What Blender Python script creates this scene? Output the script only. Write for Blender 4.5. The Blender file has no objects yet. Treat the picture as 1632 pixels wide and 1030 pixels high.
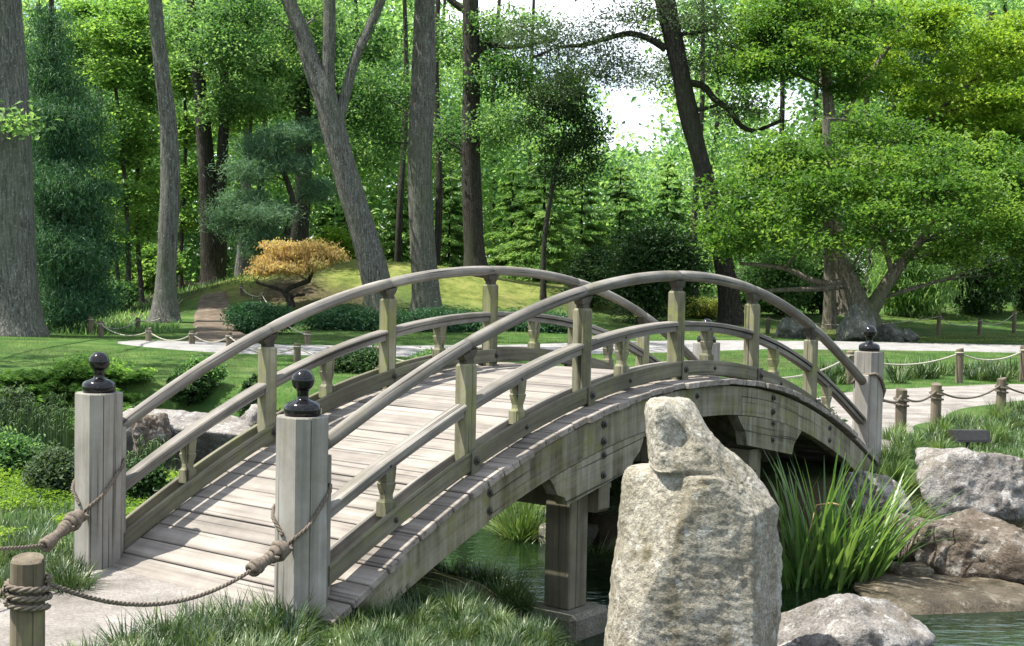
import bpy, bmesh, math, random
import numpy as np
from mathutils import Vector, Matrix, Euler
R = math.radians
random.seed(4); rng = np.random.default_rng(4)
scene = bpy.context.scene
col = scene.collection

# ---------------------------------------------------------------- camera, sky, sun, exposure
F_PX, CAM_H, PITCH, ROLL = 2181.7, 1.65, 0.0389, 0.0188
cam = bpy.data.cameras.new('camera'); cam_o = bpy.data.objects.new('camera', cam); col.objects.link(cam_o)
cam.sensor_width = 36.0; cam.lens = F_PX * 36.0 / 1632.0; cam.clip_start = 0.05; cam.clip_end = 3000
CAM_M = Matrix.Translation((0, 0, CAM_H)) @ Matrix.Rotation(math.pi / 2 - PITCH, 4, 'X') @ Matrix.Rotation(ROLL, 4, 'Z')
cam_o.matrix_world = CAM_M
scene.camera = cam_o

SUN_DIR = Vector((-0.53, -0.04, 1.0)).normalized()      # towards the sun: left, a little beyond the bridge, high
sun = bpy.data.lights.new('sun', 'SUN'); sun_o = bpy.data.objects.new('sun', sun); col.objects.link(sun_o)
sun.energy = 5.0; sun.angle = R(0.5); sun.color = (1.0, 0.95, 0.86)
sun_o.rotation_euler = SUN_DIR.to_track_quat('Z', 'Y').to_euler()
world = bpy.data.worlds.new('World'); scene.world = world; world.use_nodes = True
wn, wl = world.node_tree.nodes, world.node_tree.links
wn.clear()
sky = wn.new('ShaderNodeTexSky'); sky.sky_type = 'NISHITA'; sky.sun_disc = False
sky.sun_elevation = math.asin(SUN_DIR.z); sky.sun_rotation = math.atan2(SUN_DIR.x, SUN_DIR.y)
sky.air_density = 1.0; sky.dust_density = 1.5
tc = wn.new('ShaderNodeTexCoord'); mp = wn.new('ShaderNodeMapping'); mp.inputs['Scale'].default_value = (1, 1, 2.2)
cn = wn.new('ShaderNodeTexNoise'); cn.inputs['Scale'].default_value = 3.2; cn.inputs['Detail'].default_value = 6; cn.inputs['Roughness'].default_value = .6
cr = wn.new('ShaderNodeValToRGB'); cr.color_ramp.elements[0].position = .40; cr.color_ramp.elements[1].position = .62
mx = wn.new('ShaderNodeMixRGB'); mx.inputs[2].default_value = (8.6, 9.1, 9.8, 1)   # white sunlit cloud
bgd = wn.new('ShaderNodeBackground'); bgd.inputs['Strength'].default_value = 0.105
wo = wn.new('ShaderNodeOutputWorld')
wl.new(tc.outputs['Generated'], mp.inputs['Vector']); wl.new(mp.outputs[0], cn.inputs['Vector']); wl.new(cn.outputs['Fac'], cr.inputs[0])
wl.new(cr.outputs[0], mx.inputs[0]); wl.new(sky.outputs[0], mx.inputs[1]); wl.new(mx.outputs[0], bgd.inputs[0]); wl.new(bgd.outputs[0], wo.inputs[0])
vs = scene.view_settings
scene.display_settings.display_device = 'sRGB'
vs.view_transform = 'Standard'; vs.look = 'None'; vs.gamma = 1; vs.use_curve_mapping = False; vs.exposure = 1.15
scene.render.engine = 'CYCLES'
cy = scene.cycles
cy.max_bounces = 7; cy.diffuse_bounces = 3; cy.glossy_bounces = 3; cy.transmission_bounces = 4; cy.transparent_max_bounces = 8
cy.use_denoising = True; cy.sample_clamp_indirect = 8; cy.caustics_reflective = False; cy.caustics_refractive = False

# ---------------------------------------------------------------- helpers
CI = CAM_M.to_3x3()
def P(px, py, D):
    """world point seen at photograph pixel (px, py), Y = D metres ahead"""
    d = CI @ Vector(((px - 816) / F_PX, -(py - 515) / F_PX, -1))
    t = D / d.y
    return Vector((d.x * t, D, CAM_H + d.z * t))
def G(px, py, z=0.0):
    d = CI @ Vector(((px - 816) / F_PX, -(py - 515) / F_PX, -1))
    t = (z - CAM_H) / d.z
    return Vector((d.x * t, d.y * t, z))

def hash3(ix, iy, iz, s=0):
    h = (ix * 374761393 + iy * 668265263 + iz * 2147483647 + s * 1274126177) & 0xffffffff
    h = ((h ^ (h >> 13)) * 1274126177) & 0xffffffff
    h = ((h ^ (h >> 16)) * 2246822519) & 0xffffffff
    return ((h ^ (h >> 15)) & 0xffffff) / float(0xffffff)
def vnoise(p, s=0):
    p = np.asarray(p, dtype=np.float64)
    i = np.floor(p).astype(np.int64); f = p - i; f = f * f * (3 - 2 * f)
    o = 0
    for a in (0, 1):
        for b in (0, 1):
            for c in (0, 1):
                w = (f[:, 0] if a else 1 - f[:, 0]) * (f[:, 1] if b else 1 - f[:, 1]) * (f[:, 2] if c else 1 - f[:, 2])
                o = o + w * hash3(i[:, 0] + a, i[:, 1] + b, i[:, 2] + c, s)
    return o * 2 - 1
def fbm(p, octs=4, s=0, gain=.5):
    p = np.asarray(p, dtype=np.float64); o = 0; a = 1
    for k in range(octs):
        o = o + a * vnoise(p * (2.03 ** k), s + k * 17); a *= gain
    return o

def tag(o, label=None, cat=None, group=None, kind=None):
    if label: o['label'] = label
    if cat: o['category'] = cat
    if group: o['group'] = group
    if kind: o['kind'] = kind
    return o
def empty(name, loc=(0, 0, 0), rz=0.0):
    o = bpy.data.objects.new(name, None); col.objects.link(o); o.location = loc; o.rotation_euler = (0, 0, rz); return o
def link(name, me, parent=None, mat=None):
    o = bpy.data.objects.new(name, me); col.objects.link(o)
    if parent: o.parent = parent
    if mat and not me.materials: me.materials.append(mat)
    return o
def np_mesh(name, verts, loops, starts, totals, mat=None, lv=None, smooth=False):
    me = bpy.data.meshes.new(name)
    verts = np.asarray(verts, dtype=np.float32)
    me.vertices.add(len(verts)); me.vertices.foreach_set('co', verts.ravel())
    me.loops.add(len(loops)); me.loops.foreach_set('vertex_index', np.asarray(loops, dtype=np.int32))
    me.polygons.add(len(starts)); me.polygons.foreach_set('loop_start', np.asarray(starts, dtype=np.int32))
    try: me.polygons.foreach_set('loop_total', np.asarray(totals, dtype=np.int32))
    except Exception: pass
    if lv is not None:
        a = me.attributes.new('lv', 'FLOAT', 'FACE'); a.data.foreach_set('value', np.asarray(lv, dtype=np.float32))
    me.polygons.foreach_set('use_smooth', np.full(len(starts), bool(smooth)))
    me.update(calc_edges=True)
    if mat: me.materials.append(mat)
    return me
def quads_mesh(name, verts, quads, mat=None, lv=None, smooth=False):
    q = np.asarray(quads, dtype=np.int32); n = len(q)
    return np_mesh(name, verts, q.ravel(), np.arange(n) * 4, np.full(n, 4), mat, lv, smooth)

class MB:
    """collects simple solids and links them as one mesh"""
    def __init__(s): s.v = []; s.f = []; s.sm = []
    def add(s, vs_, fs, smooth=False):
        b = len(s.v); s.v += [tuple(v) for v in vs_]; s.f += [tuple(b + i for i in f) for f in fs]; s.sm += [smooth] * len(fs); return s
    def box(s, c, d, M=None, ch=0.0):
        x, y, z = d[0] / 2, d[1] / 2, d[2] / 2
        if ch:
            bm = bmesh.new(); bmesh.ops.create_cube(bm, size=1)
            for v in bm.verts: v.co = Vector((v.co.x * d[0], v.co.y * d[1], v.co.z * d[2]))
            bmesh.ops.bevel(bm, geom=bm.edges[:], offset=ch, segments=1, affect='EDGES')
            vv = [v.co.copy() for v in bm.verts]; ff = [[v.index for v in f.verts] for f in bm.faces]; bm.free()
        else:
            vv = [Vector(t) for t in ((-x, -y, -z), (x, -y, -z), (x, y, -z), (-x, y, -z), (-x, -y, z), (x, -y, z), (x, y, z), (-x, y, z))]
            ff = [(0, 3, 2, 1), (4, 5, 6, 7), (0, 1, 5, 4), (1, 2, 6, 5), (2, 3, 7, 6), (3, 0, 4, 7)]
        if M is not None: vv = [M @ v for v in vv]
        return s.add([v + Vector(c) for v in vv], ff)
    def tube(s, pts, rad, n=10, caps=True, sx=1.0, sz=1.0, smooth=True, jit=0.0):
        pts = [Vector(p) for p in pts]; m = len(pts)
        if not hasattr(rad, '__len__'): rad = [rad] * m
        vs_ = []; prev = None
        for i, p in enumerate(pts):
            t = (pts[min(i + 1, m - 1)] - pts[max(i - 1, 0)]).normalized()
            if prev is None:
                ref = Vector((0, 0, 1)) if abs(t.z) < .9 else Vector((1, 0, 0))
                a = t.cross(ref).normalized()
            else: a = (prev - t * prev.dot(t)).normalized()
            prev = a; b = a.cross(t).normalized()
            for k in range(n):
                th = 2 * math.pi * k / n; r = rad[i] * (1 + (random.uniform(-jit, jit) if jit else 0))
                vs_.append(p + a * (math.cos(th) * r * sx) + b * (math.sin(th) * r * sz))
        fs = [(i * n + k, i * n + (k + 1) % n, (i + 1) * n + (k + 1) % n, (i + 1) * n + k) for i in range(m - 1) for k in range(n)]
        base = len(s.v); s.add(vs_, fs, smooth)
        if caps:
            s.f += [tuple(base + k for k in reversed(range(n))), tuple(base + (m - 1) * n + k for k in range(n))]; s.sm += [False, False]
        return s
    def lathe(s, prof, c=(0, 0, 0), n=24, smooth=True):
        vs_ = [(c[0] + r * math.cos(2 * math.pi * k / n), c[1] + r * math.sin(2 * math.pi * k / n), c[2] + z) for r, z in prof for k in range(n)]
        fs = [(i * n + k, i * n + (k + 1) % n, (i + 1) * n + (k + 1) % n, (i + 1) * n + k) for i in range(len(prof) - 1) for k in range(n)]
        return s.add(vs_, fs, smooth)
    def loft(s, secs, closed=True, caps=True, smooth=False):
        n = len(secs[0]); vs_ = [v for sec in secs for v in sec]
        fs = [(i * n + k, i * n + (k + 1) % n, (i + 1) * n + (k + 1) % n, (i + 1) * n + k) for i in range(len(secs) - 1) for k in range(n if closed else n - 1)]
        if caps: fs += [tuple(reversed(range(n))), tuple((len(secs) - 1) * n + k for k in range(n))]
        return s.add(vs_, fs, smooth)
    def mesh(s, name, m=None):
        me = bpy.data.meshes.new(name); me.from_pydata(s.v, [], s.f)
        me.polygons.foreach_set('use_smooth', s.sm)
        bm = bmesh.new(); bm.from_mesh(me); bmesh.ops.recalc_face_normals(bm, faces=bm.faces[:]); bm.to_mesh(me); bm.free()
        me.update()
        if m: me.materials.append(m)
        return me
    def build(s, name, m, parent=None): return link(name, s.mesh(name, m), parent)

# ---------------------------------------------------------------- materials
def new_mat(name):
    m = bpy.data.materials.new(name); m.use_nodes = True; nt = m.node_tree; nt.nodes.clear(); return m, nt.nodes, nt.links
def ramp(n, stops):
    r = n.new('ShaderNodeValToRGB'); e = r.color_ramp.elements
    while len(e) < len(stops): e.new(.5)
    for i, (p, c) in enumerate(stops): e[i].position = p; e[i].color = (*c, 1)
    return r
def tex(n, l, scale, vec=(1, 1, 1), detail=4, rough=.55, coord='Object', kind='Noise', obj_shift=False):
    mpn = n.new('ShaderNodeMapping'); mpn.inputs['Scale'].default_value = vec
    if coord == 'gr':
        t = n.new('ShaderNodeAttribute'); t.attribute_name = 'gr'; l.new(t.outputs['Vector'], mpn.inputs['Vector'])
    else:
        t = n.new('ShaderNodeTexCoord'); l.new(t.outputs[coord], mpn.inputs['Vector'])
    if obj_shift:
        oi = n.new('ShaderNodeObjectInfo'); mu = n.new('ShaderNodeMath'); mu.operation = 'MULTIPLY'; mu.inputs[1].default_value = 37
        l.new(oi.outputs['Random'], mu.inputs[0]); cb = n.new('ShaderNodeCombineXYZ')
        for k in range(3): l.new(mu.outputs[0], cb.inputs[k])
        l.new(cb.outputs[0], mpn.inputs['Location'])
    if kind == 'Noise':
        x = n.new('ShaderNodeTexNoise'); x.inputs['Detail'].default_value = detail; x.inputs['Roughness'].default_value = rough
    else:
        x = n.new('ShaderNodeTexVoronoi')
    x.inputs['Scale'].default_value = scale; l.new(mpn.outputs[0], x.inputs['Vector'])
    return x
def mixc(n, l, fac, a, b, mode='MIX'):
    m = n.new('ShaderNodeMixRGB'); m.blend_type = mode
    for s_, v in ((0, fac), (1, a), (2, b)):
        if isinstance(v, (int, float)): m.inputs[s_].default_value = v
        elif isinstance(v, tuple): m.inputs[s_].default_value = (*v, 1)
        else: l.new(v, m.inputs[s_])
    return m
def finish(n, l, colr, rough=.8, bump=None, bs=.3, bd=.01, spec=.3, bump2=None):
    p = n.new('ShaderNodeBsdfPrincipled'); o = n.new('ShaderNodeOutputMaterial')
    if isinstance(colr, tuple): p.inputs['Base Color'].default_value = (*colr, 1)
    else: l.new(colr, p.inputs['Base Color'])
    if isinstance(rough, (int, float)): p.inputs['Roughness'].default_value = rough
    else: l.new(rough, p.inputs['Roughness'])
    p.inputs['Specular IOR Level'].default_value = spec
    last = None
    for b_, s_, d_ in ((bump, bs, bd), (bump2, bs, bd * .35)):
        if b_ is None: continue
        bn = n.new('ShaderNodeBump'); bn.inputs['Strength'].default_value = s_; bn.inputs['Distance'].default_value = d_
        l.new(b_, bn.inputs['Height'])
        if last: l.new(last, bn.inputs['Normal'])
        last = bn.outputs[0]
    if last: l.new(last, p.inputs['Normal'])
    l.new(p.outputs[0], o.inputs[0]); return p
def wood(name, cols, axis, lichen=None, lich_amt=.5, dark=.5, rnd=.25, scale=1.0, crack=.5, bent=False, streak=None):
    """weathered timber: grain stretched along axis, stains and lichen; bent boards carry grain coordinates that follow the arch"""
    m, n, l = new_mat(name); co = 'gr' if bent else 'Object'
    v = [30.0, 30.0, 30.0]; v[axis] = 1.0
    g = tex(n, l, scale, tuple(v), 6, .62, co, obj_shift=True)
    rp = ramp(n, [(.25, cols[0]), (.5, cols[1]), (.78, cols[2])]); l.new(g.outputs['Fac'], rp.inputs[0])
    c = mixc(n, l, .22, rp.outputs[0], cols[1]).outputs[0]
    big = tex(n, l, 2.6, (1, 1, 1), 6, .65, obj_shift=True)
    st = ramp(n, [(.34, (dark,) * 3), (.62, (1.08,) * 3)]); l.new(big.outputs['Fac'], st.inputs[0])
    c = mixc(n, l, .75, c, st.outputs[0], 'MULTIPLY').outputs[0]
    if streak:
        sk = tex(n, l, 1.0, (16, 16, 1.6), 5, .6, obj_shift=True); sr = ramp(n, [(.40, (0, 0, 0)), (.66, (.75,) * 3)]); l.new(sk.outputs['Fac'], sr.inputs[0])
        c = mixc(n, l, sr.outputs[0], c, streak).outputs[0]
    if lichen:
        li = tex(n, l, 5.5, (1, 1, 1), 8, .72, obj_shift=True)
        lr = ramp(n, [(.5, (0, 0, 0)), (.66, (1, 1, 1))]); l.new(li.outputs['Fac'], lr.inputs[0])
        mu = n.new('ShaderNodeMath'); mu.operation = 'MULTIPLY'; mu.inputs[1].default_value = lich_amt; l.new(lr.outputs[0], mu.inputs[0])
        c = mixc(n, l, mu.outputs[0], c, lichen).outputs[0]
    oi = n.new('ShaderNodeObjectInfo'); mr = n.new('ShaderNodeMapRange'); mr.inputs[3].default_value = 1 - rnd; mr.inputs[4].default_value = 1 + rnd * .6
    l.new(oi.outputs['Random'], mr.inputs[0]); c = mixc(n, l, 1.0, c, mr.outputs[0], 'MULTIPLY').outputs[0]
    v2 = [70.0, 70.0, 70.0]; v2[axis] = .9
    ck = tex(n, l, scale * .8, tuple(v2), 3, .6, co, obj_shift=True)
    ckr = ramp(n, [(.33, (0, 0, 0)), (.40, (1, 1, 1))]); l.new(ck.outputs['Fac'], ckr.inputs[0])
    c = mixc(n, l, crack, c, ckr.outputs[0], 'MULTIPLY').outputs[0]
    finish(n, l, c, .82, g.outputs['Fac'], .5, .01, .25, bump2=ckr.outputs[0])
    return m
def leafmat(name, c0, c1, c2, trans=.4, sc=.35, rough=.55, spec=.25):
    m, n, l = new_mat(name)
    a = n.new('ShaderNodeAttribute'); a.attribute_name = 'lv'
    nz = tex(n, l, sc, (1, 1, 1), 3, .6)
    ad = n.new('ShaderNodeMath'); ad.operation = 'MULTIPLY_ADD'; ad.inputs[1].default_value = .6
    l.new(a.outputs['Fac'], ad.inputs[0]); sb = n.new('ShaderNodeMath'); sb.operation = 'MULTIPLY_ADD'; sb.inputs[1].default_value = 1.3; sb.inputs[2].default_value = -.45
    l.new(nz.outputs['Fac'], sb.inputs[0]); l.new(sb.outputs[0], ad.inputs[2])
    rp = ramp(n, [(.05, c0), (.5, c1), (.95, c2)]); l.new(ad.outputs[0], rp.inputs[0])
    p = n.new('ShaderNodeBsdfPrincipled'); p.inputs['Roughness'].default_value = rough; p.inputs['Specular IOR Level'].default_value = spec
    l.new(rp.outputs[0], p.inputs['Base Color'])
    t = n.new('ShaderNodeBsdfTranslucent'); g = n.new('ShaderNodeGamma'); g.inputs[1].default_value = .85
    tt = mixc(n, l, 1.0, rp.outputs[0], (1.25, 1.35, .55), 'MULTIPLY'); l.new(tt.outputs[0], g.inputs[0]); l.new(g.outputs[0], t.inputs[0])
    ms = n.new('ShaderNodeMixShader'); ms.inputs[0].default_value = trans; o = n.new('ShaderNodeOutputMaterial')
    l.new(p.outputs[0], ms.inputs[1]); l.new(t.outputs[0], ms.inputs[2]); l.new(ms.outputs[0], o.inputs[0])
    return m
def barkmat(name, c0, c1, c2, moss=None):
    m, n, l = new_mat(name)
    g = tex(n, l, 1.0, (24, 24, 2.8), 7, .72)
    rp = ramp(n, [(.33, c0), (.5, c1), (.68, c2)]); l.new(g.outputs['Fac'], rp.inputs[0]); c = rp.outputs[0]
    li = tex(n, l, 26, (1, 1, .7), 4, .7); lr = ramp(n, [(.57, (0, 0, 0)), (.66, (.6,) * 3)]); l.new(li.outputs['Fac'], lr.inputs[0])
    c = mixc(n, l, lr.outputs[0], c, tuple(min(1, x * 2.0) for x in c2)).outputs[0]
    if moss:
        mo = tex(n, l, .9, (1, 1, .5), 4, .6); mr = ramp(n, [(.48, (0, 0, 0)), (.7, (.7,) * 3)]); l.new(mo.outputs['Fac'], mr.inputs[0])
        c = mixc(n, l, mr.outputs[0], c, moss).outputs[0]
    finish(n, l, c, .9, g.outputs['Fac'], .9, .06, .15)
    return m
def rockmat(name, c0, c1, c2, lichen, stain=None, sc=1.0, rough=.85, sv=(2.6, 2.6, .55)):
    m, n, l = new_mat(name)
    a = tex(n, l, 3.2 * sc, (1, 1, 1), 8, .65); rp = ramp(n, [(.3, c0), (.5, c1), (.7, c2)]); l.new(a.outputs['Fac'], rp.inputs[0]); c = rp.outputs[0]
    sp = tex(n, l, 55 * sc, (1, 1, 1), 3, .8); sr = ramp(n, [(.36, (.45,) * 3), (.62, (1.2,) * 3)]); l.new(sp.outputs['Fac'], sr.inputs[0])
    c = mixc(n, l, .85, c, sr.outputs[0], 'MULTIPLY').outputs[0]
    if stain:
        s = tex(n, l, 1.6 * sc, sv, 7, .66); s2 = ramp(n, [(.5, (0, 0, 0)), (.68, (.85,) * 3)]); l.new(s.outputs['Fac'], s2.inputs[0])
        c = mixc(n, l, s2.outputs[0], c, stain).outputs[0]
    li = tex(n, l, 9 * sc, (1, 1, 1), 6, .7); lr = ramp(n, [(.56, (0, 0, 0)), (.63, (.8,) * 3)]); l.new(li.outputs['Fac'], lr.inputs[0])
    c = mixc(n, l, lr.outputs[0], c, lichen).outputs[0]
    bt = tex(n, l, 14 * sc, (1, 1, 1), 9, .72)
    finish(n, l, c, rough, bt.outputs['Fac'], .9, .03, .2, bump2=sp.outputs['Fac'])
    return m
def plain(name, c, rough=.5, spec=.5, metal=0.0, noise=None):
    m, n, l = new_mat(name); cc = c
    if noise:
        t = tex(n, l, noise, (1, 1, 1), 5, .65); r_ = ramp(n, [(.3, tuple(x * .6 for x in c)), (.7, tuple(min(1, x * 1.3) for x in c))]); l.new(t.outputs['Fac'], r_.inputs[0]); cc = r_.outputs[0]
    p = finish(n, l, cc, rough, None, spec=spec); p.inputs['Metallic'].default_value = metal; return m
M = {}
M['deck'] = wood('deck_timber', [(.10, .085, .07), (.25, .225, .197), (.36, .335, .30)], 1, None, 0, .62, .2, .7, .55)
M['rail'] = wood('rail_timber', [(.055, .05, .042), (.205, .19, .168), (.41, .39, .355)], 0, (.15, .14, .085), .4, .45, .15, .8, .75, True)
M['kick'] = wood('kick_timber', [(.06, .054, .036), (.15, .14, .10), (.26, .25, .19)], 0, (.15, .17, .06), .55, .5, .15, 1.0, .5, True)
M['post'] = wood('post_timber', [(.075, .068, .04), (.21, .20, .13), (.36, .35, .26)], 2, (.19, .21, .06), .75, .36, .18, .8, .8)
M['endpost'] = wood('end_post_timber', [(.15, .14, .12), (.27, .255, .225), (.40, .39, .365)], 2, (.17, .155, .09), .28, .55, .1, .7, .65)
M['girder'] = wood('girder_timber', [(.06, .052, .03), (.15, .138, .088), (.25, .235, .17)], 0, (.15, .155, .045), .8, .36, .18, .8, .7, True, (.30, .29, .23))
M['darkwood'] = wood('dark_saddle_timber', [(.03, .027, .02), (.07, .062, .048), (.12, .11, .09)], 2, (.10, .11, .05), .4, .5, .2)  # darker timber tone for the saddle blocks below the handrail
M['pier'] = wood('pier_timber', [(.10, .09, .06), (.19, .175, .125), (.27, .25, .19)], 2, (.13, .14, .06), .5, .5, .1, .7, .5)
M['stake'] = wood('stake_timber', [(.07, .055, .035), (.14, .115, .08), (.23, .20, .15)], 2, (.16, .17, .07), .5, .5, .2, .8, .5)
M['iron'] = plain('black_iron', (.03, .027, .024), .45, .5, 0, 30)
M['gloss'] = plain('black_gloss_paint', (.008, .008, .009), .1, .35)
M['rope'] = plain('rope_fibre', (.15, .125, .10), .9, .1, 0, 60)
M['rope_pale'] = plain('pale_rope_fibre', (.36, .34, .28), .9, .1, 0, 40)
M['concrete'] = rockmat('pier_concrete', (.16, .15, .11), (.26, .25, .2), (.36, .35, .3), (.2, .22, .12), sc=1.5)
M['stone'] = rockmat('standing_stone', (.24, .22, .165), (.36, .335, .27), (.47, .445, .385), (.46, .46, .41), (.15, .128, .075), sv=(5.5, 5.5, .7))
M['boulder'] = rockmat('pale_boulder', (.11, .10, .09), (.26, .243, .225), (.41, .39, .365), (.46, .45, .43), (.15, .125, .09), 1.2)
M['boulder_brown'] = rockmat('brown_boulder', (.055, .043, .032), (.15, .122, .095), (.30, .27, .235), (.36, .34, .31), (.09, .07, .045), 1.2)
M['boulder_dark'] = rockmat('dark_boulder', (.05, .055, .045), (.11, .115, .10), (.2, .205, .19), (.25, .26, .22), (.05, .06, .025), 1.0)
M['boulder_wet'] = rockmat('wet_slab', (.045, .035, .022), (.10, .082, .055), (.17, .145, .105), (.2, .18, .14), (.04, .035, .02), 1.0, .35)
M['oak'] = barkmat('oak_bark', (.030, .030, .027), (.105, .105, .092), (.22, .22, .20), (.10, .12, .075))
M['darkbark'] = barkmat('dark_bark', (.013, .011, .009), (.036, .032, .027), (.085, .078, .068), (.04, .05, .025))
M['palebark'] = barkmat('pale_bark', (.03, .029, .025), (.10, .097, .085), (.21, .205, .185), (.09, .11, .06))
M['maplebark'] = barkmat('maple_bark', (.05, .042, .032), (.13, .115, .09), (.25, .23, .19), (.10, .12, .06))
M['leaf_bright'] = leafmat('bright_leaf', (.03, .095, .022), (.12, .24, .052), (.29, .43, .13), .55)
M['leaf_mid'] = leafmat('mid_leaf', (.016, .058, .022), (.078, .175, .062), (.25, .38, .17), .55)
M['leaf_far'] = leafmat('far_leaf_hazed', (.03, .10, .045), (.16, .30, .12), (.38, .52, .25), .58, .16)  # haze and brightness of the far wood are put into this leaf colour
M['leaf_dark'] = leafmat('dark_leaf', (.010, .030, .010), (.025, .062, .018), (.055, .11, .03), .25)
M['leaf_maple'] = leafmat('maple_leaf', (.014, .050, .009), (.070, .160, .024), (.22, .33, .065), .5, .6)
M['leaf_yellow'] = leafmat('yellow_green_leaf', (.05, .12, .012), (.16, .27, .025), (.36, .45, .07), .5, .5)
M['leaf_orange'] = leafmat('orange_leaf', (.30, .17, .085), (.50, .34, .19), (.50, .45, .22), .5, .8)
M['leaf_conifer'] = leafmat('conifer_needle', (.010, .045, .020), (.032, .10, .045), (.10, .20, .10), .3)
M['leaf_pine'] = leafmat('pine_needle', (.035, .09, .055), (.10, .20, .125), (.22, .35, .23), .3)
M['leaf_cypress'] = leafmat('feathery_needle', (.05, .13, .035), (.15, .27, .08), (.31, .43, .17), .5)
M['leaf_grey'] = leafmat('grey_green_leaf', (.025, .055, .025), (.065, .105, .05), (.13, .18, .10), .3)
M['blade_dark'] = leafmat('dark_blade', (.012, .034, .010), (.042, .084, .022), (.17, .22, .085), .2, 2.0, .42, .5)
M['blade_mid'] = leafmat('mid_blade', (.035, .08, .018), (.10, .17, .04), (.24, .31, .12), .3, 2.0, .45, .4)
M['blade_iris'] = leafmat('iris_blade', (.02, .065, .014), (.075, .16, .036), (.22, .32, .10), .35, 1.5, .38, .5)
M['lawn'] = leafmat('lawn_blade', (.02, .06, .013), (.062, .13, .028), (.19, .26, .08), .35, .9)
M['moss_blade'] = leafmat('moss_blade', (.10, .14, .02), (.20, .24, .045), (.32, .33, .09), .3, .8)

# ---------------------------------------------------------------- terrain
WATER_Z = -0.5
POND = np.array([(.95, 3), (.9, 5.5), (.55, 7.0), (.40, 7.6), (.05, 8.25), (-.60, 9.15), (-1.3, 10.1), (-2.1, 11.2), (-3.4, 11.8), (-5, 11.8), (-11, 11.2),
                 (-11, 18.9), (-5, 18.5), (-3, 17.2), (-1.5, 15.4), (-.3, 13.8), (-.12, 12), (.02, 10.9), (.5, 10.55), (1.0, 10.15), (1.7, 9.95), (2.4, 10.1),
                 (3.0, 10.15), (3.6, 10.35), (5, 10.3), (9, 10), (9, 3)], float)
def sdist(x, y, poly=POND):
    n = len(poly); d = np.full(x.shape, 1e9); ins = np.zeros(x.shape, bool)
    for i in range(n):
        a = poly[i]; b = poly[(i + 1) % n]; e = b - a
        t = np.clip(((x - a[0]) * e[0] + (y - a[1]) * e[1]) / (e @ e), 0, 1)
        d = np.minimum(d, np.hypot(x - a[0] - t * e[0], y - a[1] - t * e[1]))
        c = ((a[1] > y) != (b[1] > y)); 
        with np.errstate(divide='ignore', invalid='ignore'):
            xi = a[0] + (y - a[1]) * (b[0] - a[0]) / (b[1] - a[1] + 1e-12)
        ins ^= c & (x < xi)
    return np.where(ins, -d, d)
def dpath(x, y, pts):
    d = np.full(x.shape, 1e9)
    for a, b in zip(pts[:-1], pts[1:]):
        a = np.array(a[:2]); b = np.array(b[:2]); e = b - a
        t = np.clip(((x - a[0]) * e[0] + (y - a[1]) * e[1]) / (e @ e), 0, 1)
        d = np.minimum(d, np.hypot(x - a[0] - t * e[0], y - a[1] - t * e[1]))
    return d
ss = lambda t: np.clip(t, 0, 1) ** 2 * (3 - 2 * np.clip(t, 0, 1))
PATH_NEAR = [(-1.25, 7.25), (-1.7, 6.6), (-2.5, 5.8), (-3.4, 5.0), (-4.6, 4.2), (-7, 3)]
PATH_EXIT = [(2.35, 11.9), (3.0, 13.5), (3.9, 15.8), (5, 18), (6.6, 19.5), (9, 20.6), (14, 21.6), (22, 22)]
PATH_FAR = [(-7.9, 28.2), (-6, 27.4), (-3.9, 26.6), (0, 28), (4.8, 31.5), (8, 32.3), (13, 32.2), (24, 31)]
PATH_WOOD = [(-6.2, 28.6), (-6.7, 31.5), (-7.4, 34.5), (-8.1, 37.2), (-8.7, 39.8), (-9.3, 42.6)]
MOUNDS = [(-6.8, 46, 1.62, 4.2, 4.6), (-14.5, 48, .6, 3.0, 4), (-1.8, 47, 1.15, 3.8, 4.5), (3.2, 48, .75, 3.6, 4.2), (8.5, 50, .45, 4, 4), (16.5, 53, 1.0, 6.0, 5), (11, 44, .35, 3.5, 2.5), (-17, 40, .5, 5, 6)]
def H(x, y):
    x = np.atleast_1d(np.asarray(x, float)); y = np.atleast_1d(np.asarray(y, float))
    z = np.zeros(x.shape)
    for cx, cyy, h, rx, ry in MOUNDS:
        z += h * np.exp(-(((x - cx) / rx) ** 2 + ((y - cyy) / ry) ** 2))
    z += .06 * np.exp(-(((x - 2.8) / 2.2) ** 2 + ((y - 12.6) / 2.2) ** 2))
    p = np.stack([x, y, x * 0], 1)
    pm = np.minimum.reduce([dpath(x, y, q) for q in (PATH_NEAR, PATH_EXIT, PATH_FAR, PATH_WOOD)])
    z += .035 * fbm(p * .45, 3, 5) * ss((pm - 1.2) / 1.5)
    far = ss((y - 60) / 60); z += far * (1.5 * fbm(p * .02, 2, 9) + .8)
    d = sdist(x, y)
    dd = d + .12 * fbm(p * 1.3, 2, 3)
    out = -.66 + (z + .66) * ss((dd + .12) / .95)
    ins = -.66 - .5 * ss(-dd / 1.4)
    return np.where(dd > -.12, out, np.minimum(out, ins))
def Hs(x, y): return float(H(x, y)[0])
def GH(px, py):
    """ground point under a pixel, following the terrain"""
    z = 0.0
    for _ in range(8):
        g = G(px, py, z); z = .5 * z + .5 * Hs(g.x, g.y)
    return Vector((g.x, g.y, Hs(g.x, g.y)))

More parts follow.
